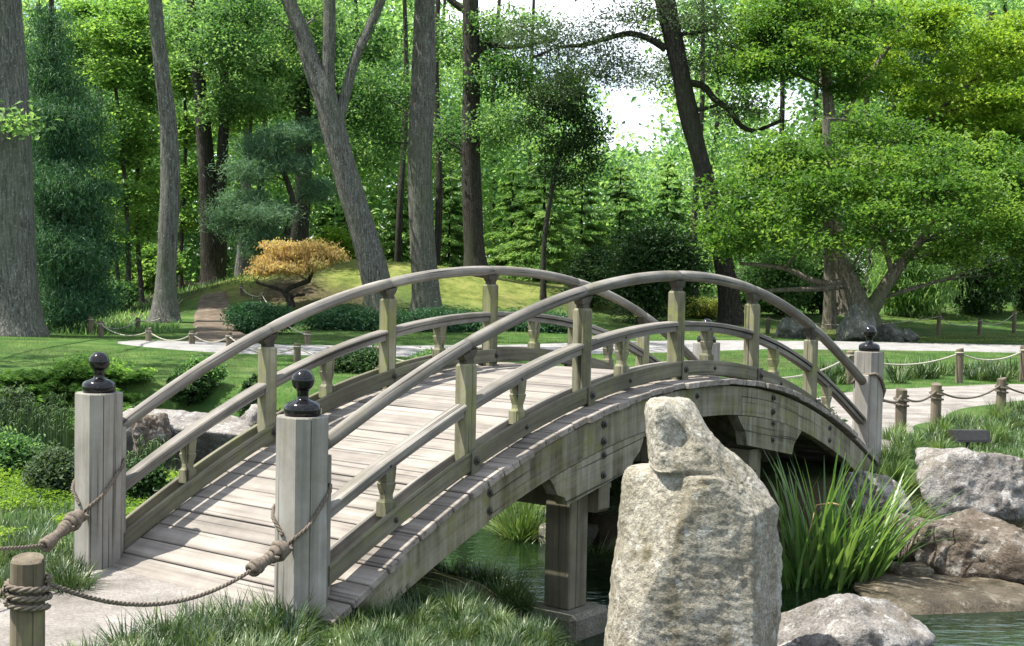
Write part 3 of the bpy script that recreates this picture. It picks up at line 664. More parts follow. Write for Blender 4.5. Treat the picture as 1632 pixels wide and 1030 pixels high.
def tree(label, cat, D, trunk, bark, blobs, leaf, n, L, W, name='tree', group=None, clump=.35, flat=.5, up=.6, droop=.15, seed=1, forks=(), limb_r=.07, shell=.5, gaps=.25, flare=.35, rough=.09, nseg=14, crown_name='crown', twigs=5, limbs=True, sag=.25, per=55):
    """trunk = [(px, py, width_px)...] from the foot up, all at distance D (or with a 4th value: extra depth)"""
    k = D / F_PX
    pts = [P(t[0], t[1], D + (t[3] if len(t) > 3 else 0)) for t in trunk]
    gz = Hs(pts[0].x, pts[0].y); foot = Vector((pts[0].x, pts[0].y, gz - .15))
    if pts[0].z > gz + .1: pts = [foot] + pts; rads = [trunk[0][2] * k / 2] + [t[2] * k / 2 for t in trunk]
    else: pts[0] = foot; rads = [t[2] * k / 2 for t in trunk]
    o = empty(name, (foot.x, foot.y, gz)); tag(o, label, cat, group)
    inv = Matrix.Translation(-Vector((foot.x, foot.y, gz)))
    def child(ob): ob.parent = o; ob.matrix_parent_inverse = inv; return ob
    child(link('trunk', trunk_mesh('trunk', pts, rads, bark, nseg, rough, seed, flare)))
    starts = [tuple(p) for p in pts[len(pts) // 3:]]
    for f in forks:
        fp = [P(t[0], t[1], D + (t[3] if len(t) > 3 else 0)) for t in f]; fr = [t[2] * k / 2 for t in f]
        child(link('fork', trunk_mesh('fork', fp, fr, bark, max(8, nseg - 4), rough, seed + 3, 0))); starts += [tuple(p) for p in fp[1:]]
    if blobs:
        if limbs:
            before = set(bpy.data.objects)
            limb_to(None, starts, blobs, bark, seed, limb_r, twigs, sag)
            for ob in set(bpy.data.objects) - before: child(ob)
        q, lv = crown_points(blobs, n, clump, flat, seed, shell, per, gaps)
        child(leaves(crown_name, q, L, W, leaf, None, up, None, droop, seed, lv))
    return o
def blades_mesh(name, base, length, width, lean, azim, mat_, seg=4, seed=1, curl=1.0, fold=0.0):
    """grass or iris blades: arrays of base (N,3), length, width, lean (radians at the foot) and azimuth"""
    N = len(base); g = np.random.default_rng(seed); ts = np.linspace(0, 1, seg + 1)
    d = np.stack([np.cos(azim), np.sin(azim), azim * 0], 1); side = np.stack([-np.sin(azim), np.cos(azim), azim * 0], 1)
    tw = g.uniform(-.7, .7, N); side = side * np.cos(tw)[:, None] + d * np.sin(tw)[:, None]
    V_ = np.empty((N, seg + 1, 2, 3)); ang = lean.copy(); p = base.copy()
    for i, t in enumerate(ts):
        w = width * (.65 + .35 * min(1, t * 4)) * (1 - t ** 2.2) * .5 + width * .02
        V_[:, i, 0] = p - side * w[:, None]; V_[:, i, 1] = p + side * w[:, None]
        ang = ang + curl * (lean * .9 + .12) * (.6 + t) / seg
        st = length / seg; p = p + d * (np.sin(ang) * st)[:, None]; p[:, 2] += np.cos(ang) * st
    idx = np.arange(N * (seg + 1) * 2).reshape(N, seg + 1, 2)
    q = np.stack([idx[:, :-1, 0], idx[:, :-1, 1], idx[:, 1:, 1], idx[:, 1:, 0]], -1).reshape(-1, 4)
    lv = np.repeat(g.uniform(0, 1, N), seg)
    return quads_mesh(name, V_.reshape(-1, 3), q, mat_, lv, smooth=False)
def tuft_mesh(name, n, L, W, mat_, spread=.1, lean=(.05, .75), seed=1, seg=4, curl=1.0):
    g = np.random.default_rng(seed); r = spread * np.sqrt(g.uniform(0, 1, n)); a = g.uniform(0, 2 * np.pi, n)
    base = np.stack([r * np.cos(a), r * np.sin(a), r * 0 - .02], 1); az = a + g.normal(0, .6, n)
    return blades_mesh(name, base, L * g.uniform(.55, 1.1, n), W * g.uniform(.7, 1.2, n), g.uniform(*lean, n), az, mat_, seg, seed, curl)

def ico(sub):
    bm = bmesh.new(); bmesh.ops.create_icosphere(bm, subdivisions=sub, radius=1); v = np.array([tuple(x.co) for x in bm.verts]); f = [[q.index for q in x.verts] for x in bm.faces]; bm.free(); return v, np.array(f)
ICO = {}
def rock_mesh(name, size, mat_, seed, planes=11, sub=5, k=16, rough=.05, pl=None, lay=0.0):
    """angular boulder: the common body of random half-spaces, edges worn, broken surface"""
    if sub not in ICO: ICO[sub] = ico(sub)
    d, f = ICO[sub]; g = np.random.default_rng(seed); nn = ball(g, planes); pp = g.uniform(.62, .95, planes)
    if pl: nn = np.concatenate([nn, np.array([Vector(p[:3]).normalized() for p in pl])]); pp = np.concatenate([pp, np.array([p[3] for p in pl])])
    base = [(1, 0, 0), (-1, 0, 0), (0, 1, 0), (0, -1, 0), (0, 0, 1), (0, 0, -1)]; nn = np.concatenate([nn, np.array(base, float)]); pp = np.concatenate([pp, np.full(6, 1.0)])
    dots = np.maximum(d @ nn.T, 1e-4) / pp; r = (dots ** k).sum(1) ** (-1 / k)
    p = d * r[:, None] * np.array(size) / 2
    s = max(size); q = p / s
    rid = 1 - np.abs(fbm(q * 3.2 + seed, 3, seed)); 
    disp = rough * s * (.6 * fbm(q * 2.3 + seed, 3, seed + 1) - 1.5 * np.clip(.22 - np.abs(fbm(q * 2.6 + seed, 3, seed)), 0, 1) * 2 + .38 * np.abs(fbm(q * 7, 3, seed + 2)) + .18 * fbm(q * 24, 3, seed + 5) + .08 * fbm(q * 70, 2, seed + 6))
    if lay: disp += lay * s * np.sign(np.sin(p[:, 2] * 14 / s + 2 * fbm(q * 3, 2, seed))) * .5
    p = p + d * disp[:, None]
    return np_mesh(name, p, f.ravel(), np.arange(len(f)) * 3, np.full(len(f), 3), mat_, smooth=True)
def rock(label, px, py_base, D, wpx, hpx, mat_, seed, depth=.8, z0=None, rot=0, name='boulder', group=None, sink=.25, pl=None, rough=.05, sub=5, planes=11, k=16):
    """a boulder whose visible foot is at (px, py_base)"""
    s = D / F_PX; w, h = wpx * s, hpx * s; c = P(px, py_base, D)
    me = rock_mesh(name, (w * 1.06, w * depth, h * (1 + sink)), mat_, seed, planes, sub, k, rough, pl)
    o = link(name, me); o.location = (c.x, c.y, c.z + h / 2 - h * sink / 2); o.rotation_euler = (0, 0, rot)
    return tag(o, label, 'rock', group)

# ---------------------------------------------------------------- rocks
def standing_stone():
    D = 7.0; k = D / F_PX; cx = P(1107, 700, D).x
    lev = [(638, 1056, 1090, .12, .12), (641, 1044, 1101, .17, .16), (648, 1035, 1110, .21, .19), (665, 1033, 1118, .23, .20), (688, 1035, 1130, .25, .22), (714, 1036, 1151, .26, .24), (729, 1037, 1176, .265, .26), (741, 1039, 1190, .27, .26), (746, 1036, 1197, .28, .27), (750, 1001, 1202, .315, .28), (762, 995, 1211, .335, .28), (781, 992, 1222, .35, .29), (807, 990, 1236, .36, .30), (832, 987, 1230, .37, .30), (858, 988, 1239, .38, .31), (873, 984, 1248, .385, .31), (915, 977, 1243, .39, .32), (960, 973, 1243, .395, .33), (1030, 965, 1232, .40, .34), (1090, 960, 1226, .40, .35), (1140, 960, 1222, .40, .35), (1180, 962, 1220, .39, .34)]
    ys = np.array([v[0] for v in lev], float); rows = np.concatenate([np.linspace(640, 742, 50), np.linspace(742.6, 760, 22), np.linspace(761, 1180, 150)])
    xl, xr, ff, fb = [np.interp(rows, ys, [v[i] for v in lev]) for i in (1, 2, 3, 4)]
    n = 190; th = np.linspace(0, 2 * np.pi, n, endpoint=False); V_ = []
    for y, a, b, f1, f2 in zip(rows, xl, xr, ff, fb):
        z = P(1107, y, D).z; c = P((a + b) / 2, y, D).x; w = (b - a) / 2 * k; e = 2 / (4.6 if y < 745 else 3.2)
        ct, st = np.cos(th), np.sin(th); X = c + w * np.sign(ct) * np.abs(ct) ** e; Y = np.where(st < 0, f1, f2) * np.sign(st) * np.abs(st) ** e
        V_.append(np.stack([X, D + Y, np.full(n, z)], 1))
    V_ = np.concatenate(V_); m = len(rows)
    # broken faces: cut back everything beyond a few planes
    def cut(pt, nr, amt=1.0):
        nonlocal V_
        nr = np.array(Vector(nr).normalized()); dd = (V_ - np.array(pt)) @ nr; V_ = V_ - nr * (np.maximum(dd, 0) * amt)[:, None]
    zl = P(1107, 746, D).z; gg = np.random.default_rng(5); head = V_[:, 2] > zl
    def cuts(sel, cnt, lim, flatz):
        for _ in range(cnt):
            nr = gg.normal(size=3); nr[1] = -abs(nr[1]) * .9; nr[2] = nr[2] * flatz; nr /= np.linalg.norm(nr)
            dt = V_[sel] @ nr; off = dt.max() - gg.uniform(.2, 1) * lim; V_[sel] -= nr * (np.maximum(dt - off, 0) * .95)[:, None]
    cuts(head, 5, .008, .6); cuts(~head, 18, .022, .25)
    def cut2(sel, pt, nr):
        nr = np.array(Vector(nr).normalized()); V_[sel] -= nr * (np.maximum((V_[sel] - np.array(pt)) @ nr, 0) * .96)[:, None]
    body = ~head; al = body | head
    cut2(body, P(1100, 880, D - .325), (-.06, -1, .06)); cut2(al, P(1165, 790, D - .33), (.62, -.42, .62)); cut2(body, P(1205, 900, D - .30), (.85, -.52, .05)); cut2(body, P(1012, 860, D - .31), (-.75, -.62, .05)); cut2(body, P(1020, 975, D - .33), (-.62, -.72, .30)); cut2(body, P(1040, 775, D - .31), (-.25, -.7, .65)); cut2(head, P(1095, 690, D - .20), (.15, -.95, .25))
    c0 = np.array([cx, D, 0]); dirv = V_ - c0; dirv[:, 2] *= .15; dirv /= np.linalg.norm(dirv, axis=1)[:, None]
    q = V_ * 1.0
    disp = .010 * fbm(q * 3.2, 2, 11) - .014 * np.clip(.13 - np.abs(fbm(q * np.array([3.0, 3.0, 1.5]), 3, 31)), 0, 1) * 3 + .004 * np.abs(fbm(q * 9, 3, 12)) + .0045 * fbm(q * 26, 3, 13) + .003 * fbm(q * 70, 2, 14)
    hollow = .05 * np.exp(-(((V_[:, 0] - P(1072, 690, D).x) / .07) ** 2 + ((V_[:, 2] - P(1072, 690, D).z) / .07) ** 2)) * (V_[:, 1] < D)
    zc = P(1107, 745, D).z + (V_[:, 0] - P(1090, 745, D).x) * .06; crack = .02 * np.exp(-((V_[:, 2] - zc) / .008) ** 2) * (V_[:, 0] < P(1122, 745, D).x)
    V_ = V_ + dirv * (disp - hollow - crack + .008)[:, None]
    i0 = (np.arange(m - 1)[:, None] * n + np.arange(n)[None]).ravel(); nx = (np.arange(m - 1)[:, None] * n + ((np.arange(n) + 1) % n)[None]).ravel()
    Q = np.stack([i0, i0 + n, nx + n, nx], 1)
    top = V_[:n].mean(0) + np.array([0, 0, .012]); V_ = np.concatenate([V_, [top]]); t = len(V_) - 1
    loops = np.concatenate([Q.ravel(), np.stack([np.arange(n), (np.arange(n) + 1) % n, np.full(n, t)], 1).ravel()])
    starts = np.concatenate([np.arange(len(Q)) * 4, len(Q) * 4 + np.arange(n) * 3]); tot = np.concatenate([np.full(len(Q), 4), np.full(n, 3)])
    me = np_mesh('standing_stone', V_, loops, starts, tot, M['stone'], smooth=True)
    tag(link('standing_stone', me), 'tall upright grey stone with a notched head standing in front of the bridge', 'rock')
standing_stone()
rock('rounded pale boulder at the water edge beside the foot of the tall stone', 1352, 1078, 7.5, 300, 138, M['boulder'], 12, .75, rot=.2, rough=.03, k=14, sub=6, planes=14, pl=[(.5, -.3, .7, .72), (-.6, -.2, .6, .72)])
rock('large pale rough boulder above the brown ledge near the spotlight', 1562, 846, 11.1, 232, 156, M['boulder'], 23, .75, rot=.25, pl=[(-.35, -.8, .35, .66), (.1, -.2, .95, .85), (.3, -.8, .5, .7)], rough=.045, sub=6, planes=16, k=30)
rock('broad brown ledge boulder under the pale boulder beside the iris', 1545, 925, 9.9, 262, 128, M['boulder_brown'], 31, .75, rot=-.2, pl=[(.06, -.22, 1, .66), (-.3, -.9, .1, .72), (-.8, -.2, .3, .8)], rough=.045, sub=6, planes=16, k=34)
rock('small brown boulder wedged between the iris and the brown ledge', 1462, 892, 10.2, 90, 75, M['boulder_brown'], 37, .9, rot=.9, sub=6, k=26)
rock('flat wet brown slab half sunk in the water beside the ledge', 1515, 985, 9.2, 330, 78, M['boulder_wet'], 44, 1.0, rot=.5, sub=6, pl=[(.15, -.1, 1, .52), (-.25, -.1, 1, .6)], rough=.02, k=22)
rock('low pale boulder behind the iris blades below the far post', 1384, 812, 10.75, 118, 72, M['boulder'], 52, .8, rot=.1, sub=6, k=24)
rock('dark wet stone in the iris foot beside the water', 1440, 930, 9.5, 75, 30, M['boulder_wet'], 58, .9)
rock('long grey overhanging boulder across the pond behind the handrail', 318, 744, 13.7, 235, 104, M['boulder'], 63, .7, rot=-.15, sub=6, planes=5, k=22, pl=[(.1, -.25, 1, .66), (-.1, -.75, -.6, .42)], rough=.014)
rock('jagged brown rock at the left end of the overhanging boulder', 236, 722, 13.2, 62, 62, M['boulder_brown'], 67, .9, rot=.4, rough=.09)
rock('pale grey rock beyond the overhanging boulder by the middle rail', 425, 722, 14.3, 110, 84, M['boulder'], 71, .8, rot=.7)
rock('big grey boulder leaning against the foot of the spreading maple', 1360, 546, 34.6, 66, 64, M['boulder_dark'], 83, .8, pl=[(-.7, -.2, .5, .6)], rough=.04, name='boulder', k=12)
rock('dark low boulder by the path left of the spreading maple', 1257, 545, 35.5, 62, 40, M['boulder_dark'], 85, .7, rough=.05)
rock('mossy squat boulder right of the spreading maple', 1418, 546, 35.2, 44, 34, M['boulder_dark'], 88, .8)
rock('small dark block at the right end of the boulders by the path', 1450, 545, 35.4, 26, 22, M['boulder_dark'], 91, .9)
rock('brown shore stone in the shade under the bridge arch', 1010, 800, 11.6, 44, 24, M['boulder_brown'], 97, .9)

# ---------------------------------------------------------------- spotlight by the pale boulder
c = P(1547, 704, 12.9); s = empty('spotlight', (c.x, c.y, Hs(c.x, c.y)), R(8)); s.scale = (1.1, 1.1, 1.0); tag(s, 'black box spotlight in the grass behind the pale boulder', 'spotlight')
mb = MB(); hz = c.z - Hs(c.x, c.y)
mb.loft([[(-.16, -.05, hz + .0), (.16, -.05, hz + .0), (.15, .10, hz + .02), (-.15, .10, hz + .02)], [(-.16, -.02, hz + .11), (.16, -.02, hz + .11), (.15, .12, hz + .10), (-.15, .12, hz + .10)]]); mb.build('housing', M['iron'], s)
mb = MB(); mb.box((0, -.036, hz + .055), (.27, .008, .08), Matrix.Rotation(-.27, 3, 'X')); mb.build('lens', M['iron'], s)
mb = MB(); mb.tube([(0, .05, -.05), (0, .05, hz + .03)], .02, 8); mb.build('stand', M['iron'], s)

# ---------------------------------------------------------------- rope fences
def rope_mesh(name, pts, r, mat_, twist=True, knots=()):
    pts = [Vector(p) for p in pts]; mb = MB()
    if not twist: mb.tube(pts, r, 7); return mb.mesh(name, mat_)
    L = [0]
    for a, b in zip(pts[:-1], pts[1:]): L.append(L[-1] + (b - a).length)
    n = max(12, int(L[-1] / .009)); f = []; 
    for j in range(3):
        line = []
        for i in range(n + 1):
            s = L[-1] * i / n; k_ = max(0, min(len(pts) - 2, int(np.searchsorted(L, s)) - 1)); t = (s - L[k_]) / max(1e-6, L[k_ + 1] - L[k_]); p = pts[k_].lerp(pts[k_ + 1], t)
            d = (pts[k_ + 1] - pts[k_]).normalized(); a = d.orthogonal().normalized() if abs(d.z) > .9 else d.cross(Vector((0, 0, 1))).normalized(); b = a.cross(d); w = s / (r * 7.5) * 2 * math.pi + j * 2.094
            line.append(p + (a * math.cos(w) + b * math.sin(w)) * r * .55)
        mb.tube(line, r * .56, 5)
    return mb.mesh(name, mat_)
def sagline(a, b, sag, n=18):
    a, b = Vector(a), Vector(b); return [a.lerp(b, i / n) - Vector((0, 0, sag * 4 * (i / n) * (1 - i / n))) for i in range(n + 1)]
def smooth(pts, n=8):
    pts = [Vector(p) for p in pts]; o = []
    for i in range(len(pts) - 1):
        p0, p1, p2, p3 = pts[max(i - 1, 0)], pts[i], pts[i + 1], pts[min(i + 2, len(pts) - 1)]
        for j in range(n):
            f = j / n; o.append(.5 * ((2 * p1) + (p2 - p0) * f + (2 * p0 - 5 * p1 + 4 * p2 - p3) * f * f + (3 * p1 - p0 - 3 * p2 + p3) * f ** 3))
    return o + [pts[-1]]
def stake(label, x, y, ztop, r=.057, group=None, wraps=0, rope_m=None, tilt=(0, 0)):
    gz = Hs(x, y); o = empty('rope_post', (x, y, gz)); tag(o, label, 'post', group); h = ztop - gz
    mb = MB(); secs = []
    for zz, f in ((-.3, 1.0), (h * .5, 1.0), (h - .012, .985), (h, .9)):
        secs.append([(tilt[0] * zz + r * f * (1 + .04 * math.sin(3 * a + x)) * math.cos(a), tilt[1] * zz + r * f * math.sin(a), zz + (.012 * math.cos(a + x) if zz == h else 0)) for a in [2 * math.pi * k / 16 for k in range(16)]])
    mb.loft(secs, smooth=False); mb.build('shaft', M['stake'], o)
    if wraps:
        rr = r + .013; pts = [(rr * math.cos(a), rr * math.sin(a), h - .075 - .10 * (a / (2 * math.pi * wraps))) for a in [2 * math.pi * wraps * i / (24 * wraps) for i in range(24 * wraps + 1)]]
        w = link('rope_wrap', rope_mesh('rope_wrap', pts, .012, rope_m or M['rope'], True), o)
    else:
        pts = [(( r + .006) * math.cos(a), (r + .006) * math.sin(a), h - .07 - .01 * math.sin(a)) for a in [2 * math.pi * i / 18 for i in range(19)]]
        link('rope_wrap', rope_mesh('rope_wrap', pts, .011, rope_m or M['rope_pale'], False), o)
    return Vector((x, y, ztop - .07))
def rope(label, pts, r, mat_, twist=False, group=None):
    return tag(link('rope', rope_mesh('rope', pts, r, mat_, twist)), label, 'rope', group)
def knot(parent, a, b, r, seed):
    """several tight turns of rope bound round the standing line from a to b"""
    a, b = Vector(a), Vector(b); d = (b - a).normalized(); u_ = d.cross(Vector((0, 0, 1))).normalized(); w_ = u_.cross(d); g = random.Random(seed); turns = max(3, int((b - a).length / (r * 1.9))); N = turns * 14
    pts = [a.lerp(b, i / N) + (u_ * math.cos(i / 14 * 2 * math.pi) + w_ * math.sin(i / 14 * 2 * math.pi)) * (r * 1.45 + g.uniform(-.1, .1) * r + .5 * r * math.sin(i / N * 7 + seed)) for i in range(N + 1)]
    mb = MB(); mb.tube(pts, r * .95, 7); return mb.build('knot', M['rope'], parent)

p0 = P(45, 890, 5.0); stk = stake('round brown stake with wrapped rope in the near corner beside the sandy path', p0.x, p0.y, p0.z, .062, 'rope fence posts', 3)
# rope from the near stake to the near end post and round it
def loc(u, v, z): c_, s_ = math.cos(YAW), math.sin(YAW); return Vector((BX + c_ * u - s_ * v, BY + s_ * u + c_ * v, z))
def collar(side, pts):     # pts: (angle deg in bridge axes, z); rides just outside the chamfered post
    o = []
    for i in range(len(pts) - 1):
        for j in range(8):
            f = j / 8; a = R(pts[i][0] * (1 - f) + pts[i + 1][0] * f); z = pts[i][1] * (1 - f) + pts[i + 1][1] * f
            cs, sn = abs(math.cos(a)), abs(math.sin(a)); rr = min(.105 / max(cs, 1e-3), .105 / max(sn, 1e-3), .170 / (cs + sn)) + .012
            o.append(loc(-LE_A + rr * math.cos(a), BW * side + rr * math.sin(a), z))
    return o
for side, z_lo, z_hi in ((0, .375, .62), (1, .33, .58)):
    # angles: 180 faces the approach, 270 the near side
    cl = collar(side, [(200, z_lo), (235, z_lo + .07), (270, z_lo + .15), (310, z_hi), (360, z_hi + .01), (45, z_hi - .03)][:5]) + collar(side, [(0, z_hi + .01), (60, z_hi - .04), (110, z_lo + .16), (150, z_lo + .10), (185, z_lo + .02)])
    kn = cl[0] + Vector((-.012, -.02, -.01)); 
    if side == 0:
        e = P(402, 908, 5.98); line = sagline(stk + Vector((.075, 0, -.02)), e, .115, 30); lab = 'thick twisted rope from the corner stake, knotted round the near end post'
    else:
        e = P(74, 868, 6.75); q0 = P(-110, 868, 6.1); line = sagline(q0, e, .02, 20); lab = 'thick twisted rope knotted round the farther of the two near end posts'
    full = line + smooth([e, e.lerp(kn, .5) + Vector((0, 0, -.004)), kn], 8)[1:] + cl
    o = tag(link('rope', rope_mesh('rope', full, .0092, M['rope'], True)), lab, 'rope'); knot(o, e.lerp(kn, -.05), e.lerp(kn, .60), .0135, side); knot(o, e.lerp(kn, .66), e.lerp(kn, 1.0), .018, side + 5)
qL = P(-60, 985, 4.7); rope('short dark rope running out to the left from the corner stake', sagline(stk + Vector((-.07, 0, -.02)), (qL.x, qL.y, qL.z), .02, 12), .0092, M['rope'], True)

# near row on the right, beyond the far end of the bridge
nr = []
for i, (px, py, D, lab) in enumerate([(1437, 620, 14.0, 'splintered short stake nearest the far end of the bridge'), (1493, 612, 15.3, 'middle stake of the dark rope fence along the bright exit path'), (1597, 603, 16.6, 'right stake of the dark rope fence along the bright exit path'), (1712, 596, 18.0, 'end stake of the dark rope fence past the exit path')][:3]):
    c = P(px, py, D); nr.append(stake(lab, c.x, c.y, c.z, .058, 'stakes of the dark rope fence', 2, M['rope']))
gR = P(1700, 612, 17.8)
for a, b, lab in ((nr[0], nr[1], 'short dark rope sagging between the splintered stake and its neighbour'), (nr[1], nr[2], 'dark rope sagging between two stakes above the clipped grass tufts'), (nr[2], gR, 'dark rope leading off to the right past the exit path')):
    rope(lab, sagline(a, b, .13 if a is not nr[0] else .09, 16), .012, M['rope'], False, 'dark ropes beside the exit path')
def locB(u, v, z): return loc(u, v, z)
def collarB(side, pts):
    o = []
    for i in range(len(pts) - 1):
        for j in range(8):
            f = j / 8; a = R(pts[i][0] * (1 - f) + pts[i + 1][0] * f); z = pts[i][1] * (1 - f) + pts[i + 1][1] * f
            cs, sn = abs(math.cos(a)), abs(math.sin(a)); rr = min(.105 / max(cs, 1e-3), .105 / max(sn, 1e-3), .170 / (cs + sn)) + .014
            o.append(loc(LE_B + rr * math.cos(a), BW * side + rr * math.sin(a), z))
    return o
rope('dark rope slung round the far end post and tied to the splintered stake', smooth([nr[0], nr[0].lerp(loc(LE_B + .15, -.12, .62), .5) - Vector((0, 0, .05)), loc(LE_B + .14, -.08, .60)], 8) + collarB(0, [(330, .60), (300, .70), (270, .78), (225, .84), (180, .82), (120, .74)]), .013, M['rope'])

# pale rope line over the lawn
fr_ = []
for px, py, D, lab in [(1355, 560, 21.0, 'stake of the pale rope line just behind the far end post'), (1530, 556, 21.5, 'tall pale stake standing on the lawn right of the far end post'), (1632, 552, 22.0, 'pale stake of the lawn rope cut by the right edge')]:
    c = P(px, py, D); fr_.append(stake(lab, c.x, c.y, c.z, .060, 'stakes of the pale rope line on the lawn'))
b2 = loc(LE_B, BW + .12, .80); ends = [(b2, fr_[0], .22, 'pale rope sagging over the lawn behind the arch to the far end post'), (fr_[0], fr_[1], .16, 'pale rope sagging behind the right end post across the bright lawn'), (fr_[1], fr_[2], .13, 'pale rope between the two right stakes on the bright lawn')]
for a, b, s_, lab in ends: rope(lab, sagline(a, b, s_, 18), .013, M['rope_pale'], False, 'pale ropes over the lawn')

# fences on the left beyond the pond
F1 = [(161, 512, 530, 30.2, 'leftmost short stake of the fence before the grey far path'), (237, 523, 547, 28.3, 'second short stake of the left fence by the far path'), (306, 530, 552, 27.6, 'third short stake of the left fence by the far path'), (365, 536, 554, 27.0, 'short stake where the left rope fence meets the handrail'), (474, 547, 577, 23.4, 'short stake in front of the grey path behind the far handrail'), (602, 553, 583, 22.6, 'stake close beside the second far railing post'), (705, 555, 590, 22.0, 'stake on the lawn between two far railing posts')]
F2 = [(145, 505, 531, 31.5, 'back stake left of the two path stakes near the conifer'), (220, 507, 530, 33.0, 'back stake near the foot of the grey bare trunk'), (282, 488, 505, 40.0, 'small stake beside the grey bare trunk'), (302, 466, 487, 46.0, 'small stake up the woodland path under the twin trees'), (385, 477, 499, 42.0, 'small stake by the creeping juniper at the mound'), (418, 474, 497, 41.0, 'small dark stake at the left foot of the orange maple'), (490, 528, 552, 28.0, 'stake with looped rope by the grey path and far handrail')]
F3 = [(1224, 505, 528, 38.0, 'stake on the far lawn above the dark boulder'), (1442, 503, 519, 47.0, 'thin stake on the far mound behind the mossy boulder'), (1497, 501, 537, 39.5, 'front stake of the far right fence on the mound foot'), (1539, 501, 516, 49.0, 'thin back stake on the far right mound'), (1562, 508, 534, 40.0, 'second front stake of the far right fence'), (1617, 496, 530, 41.0, 'tall stake of the far right fence near the frame edge')]
def fence(rows, group, sags, order, rm, extra=()):
    t = []
    for px, yt, yb, D, lab in rows:
        c = P(px, yt, D); t.append(stake(lab, c.x, c.y, max(c.z, Hs(c.x, c.y) + .3), .060, group))
    for (i, j, lab), s_ in zip(order, sags): rope(lab, sagline(t[i], t[j], s_, 12), .013, rm, False, group.replace('stakes', 'ropes'))
    return t
fence(F1, 'stakes of the left path fence', [.16, .16, .14, .2, .18, .16], [(0, 1, 'leftmost sagging rope of the fence before the far path'), (1, 2, 'rope between the second and third stakes of the left fence'), (2, 3, 'rope between the third stake and the one at the handrail'), (3, 4, 'rope passing behind the handrail left of the first far railing post'), (4, 5, 'rope sagging behind the middle rail toward the second far railing post'), (5, 6, 'rope sagging on the lawn between two far railing posts')], M['rope_pale'])
fence(F2, 'stakes of the wood edge fence', [.2, .2, .15, .12, .22], [(0, 1, 'back rope between the conifer and the grey bare trunk'), (1, 2, 'rope rising past the foot of the grey bare trunk'), (2, 3, 'rope following the woodland path uphill'), (4, 5, 'short rope under the orange maple'), (5, 6, 'long rope along the creeping juniper')], M['rope_pale'])
fence(F3, 'stakes of the far right fence', [.2, .2, .2, .2], [(0, 2, 'long rope behind the boulders by the spreading maple'), (2, 4, 'front rope of the far right fence'), (4, 5, 'front rope of the far right fence at the frame edge'), (1, 3, 'back rope on the far right mound')], M['rope_pale'])

# ---------------------------------------------------------------- trees
B = px_blobs
tree('huge furrowed grey trunk cut by the left edge of the garden', 'tree', 30.0, [(14, 536, 104), (12, 470, 96), (10, 400, 93), (5, 200, 84), (-8, 10, 80), (-16, -250, 72), (-20, -700, 50)], M['oak'], B(30, [(34, 195, 30, 18, -1), (-60, -420, 170, 80), (60, -560, 180, 80, 3)]) + [((-9, 25, 12), (3.5, 3, 1.2), 9000), ((-13, 21, 11), (3, 2.6, 1.2), 7000), ((-6, 29, 13.5), (3.4, 2.4, 1), 7000), ((-11.5, 29, 14), (3, 3, 1.2), 7000), ((-12.2, 17.5, 9.5), (2.4, 2.2, .9), 5000)], M['leaf_mid'], 22000, .17, .11, seed=2, nseg=48, rough=.05, flare=.25, clump=.25, limb_r=.05)  # includes unseen overhead crown masses, added to dapple the left lawn with shade
tree('bare grey leaning trunk left of the woodland path', 'tree', 37.0, [(262, 514, 44), (265, 440, 31), (271, 300, 30), (268, 200, 28), (256, 100, 24), (247, 0, 22), (238, -150, 20), (250, -450, 14)], M['oak'], B(37, [(330, -60, 110, 50, 2), (160, -160, 100, 60)]), M['leaf_mid'], 5000, .13, .08, seed=5, nseg=24, rough=.07, limb_r=.08)
tree('dark twin-stemmed trunk standing at the top of the woodland path', 'tree', 47.0, [(339, 492, 36), (335, 400, 31), (327, 230, 25), (315, 110, 19), (304, 0, 15), (298, -200, 11)], M['darkbark'], B(47, [(385, 30, 60, 40, -1), (300, 45, 45, 40), (430, 90, 55, 45, 1), (350, 80, 50, 40, -2), (400, 150, 50, 26, -1), (350, 170, 28, 26, -1)]), M['leaf_mid'], 17000, .14, .09, seed=6, nseg=18, forks=[[(346, 485, 26), (350, 400, 22), (352, 300, 18), (357, 200, 16), (358, 110, 13), (365, -20, 9)], [(306, 10, 12), (340, 30, 9), (380, 22, 7), (420, 70, 5)]], limb_r=.06)
tree('pale narrow trunk behind the dark twin trunks', 'tree', 53.0, [(384, 452, 24), (388, 380, 18), (394, 260, 15), (398, 120, 12), (402, -60, 9)], M['palebark'], B(53, [(400, 40, 60, 50), (370, 180, 36, 30), (430, 150, 40, 35)]), M['leaf_bright'], 12000, .15, .1, seed=7)
tree('short dark trunk behind the blue green pine', 'tree', 51.0, [(474, 392, 34), (483, 300, 28), (483, 200, 25), (478, 60, 18), (470, -80, 12)], M['darkbark'], B(51, [(500, 60, 60, 50), (450, 130, 50, 40), (560, 160, 50, 50), (440, 10, 60, 40)]), M['leaf_mid'], 20000, .15, .1, seed=8)
tree('lichen spotted tree forking into a wide V beside the orange maple', 'tree', 38.5, [(610, 520, 48), (600, 450, 45), (583, 385, 42), (558, 300, 39), (536, 220, 38), (519, 155, 37), (500, 110, 30), (478, 45, 25), (452, -25, 22), (425, -160, 18)], M['oak'],
     B(38.5, [(640, -90, 100, 40), (590, 70, 40, 26, 1), (455, 60, 40, 26, 2), (500, 20, 44, 26, 2)]), M['leaf_mid'], 9000, .12, .08, seed=9, nseg=28, rough=.06, limb_r=.06,
     forks=[[(522, 165, 25), (523, 110, 21), (525, 40, 20), (525, -80, 18), (530, -220, 12)], [(538, 205, 18), (548, 160, 17), (566, 95, 16), (590, 42, 15), (614, -15, 14), (650, -100, 11)]])
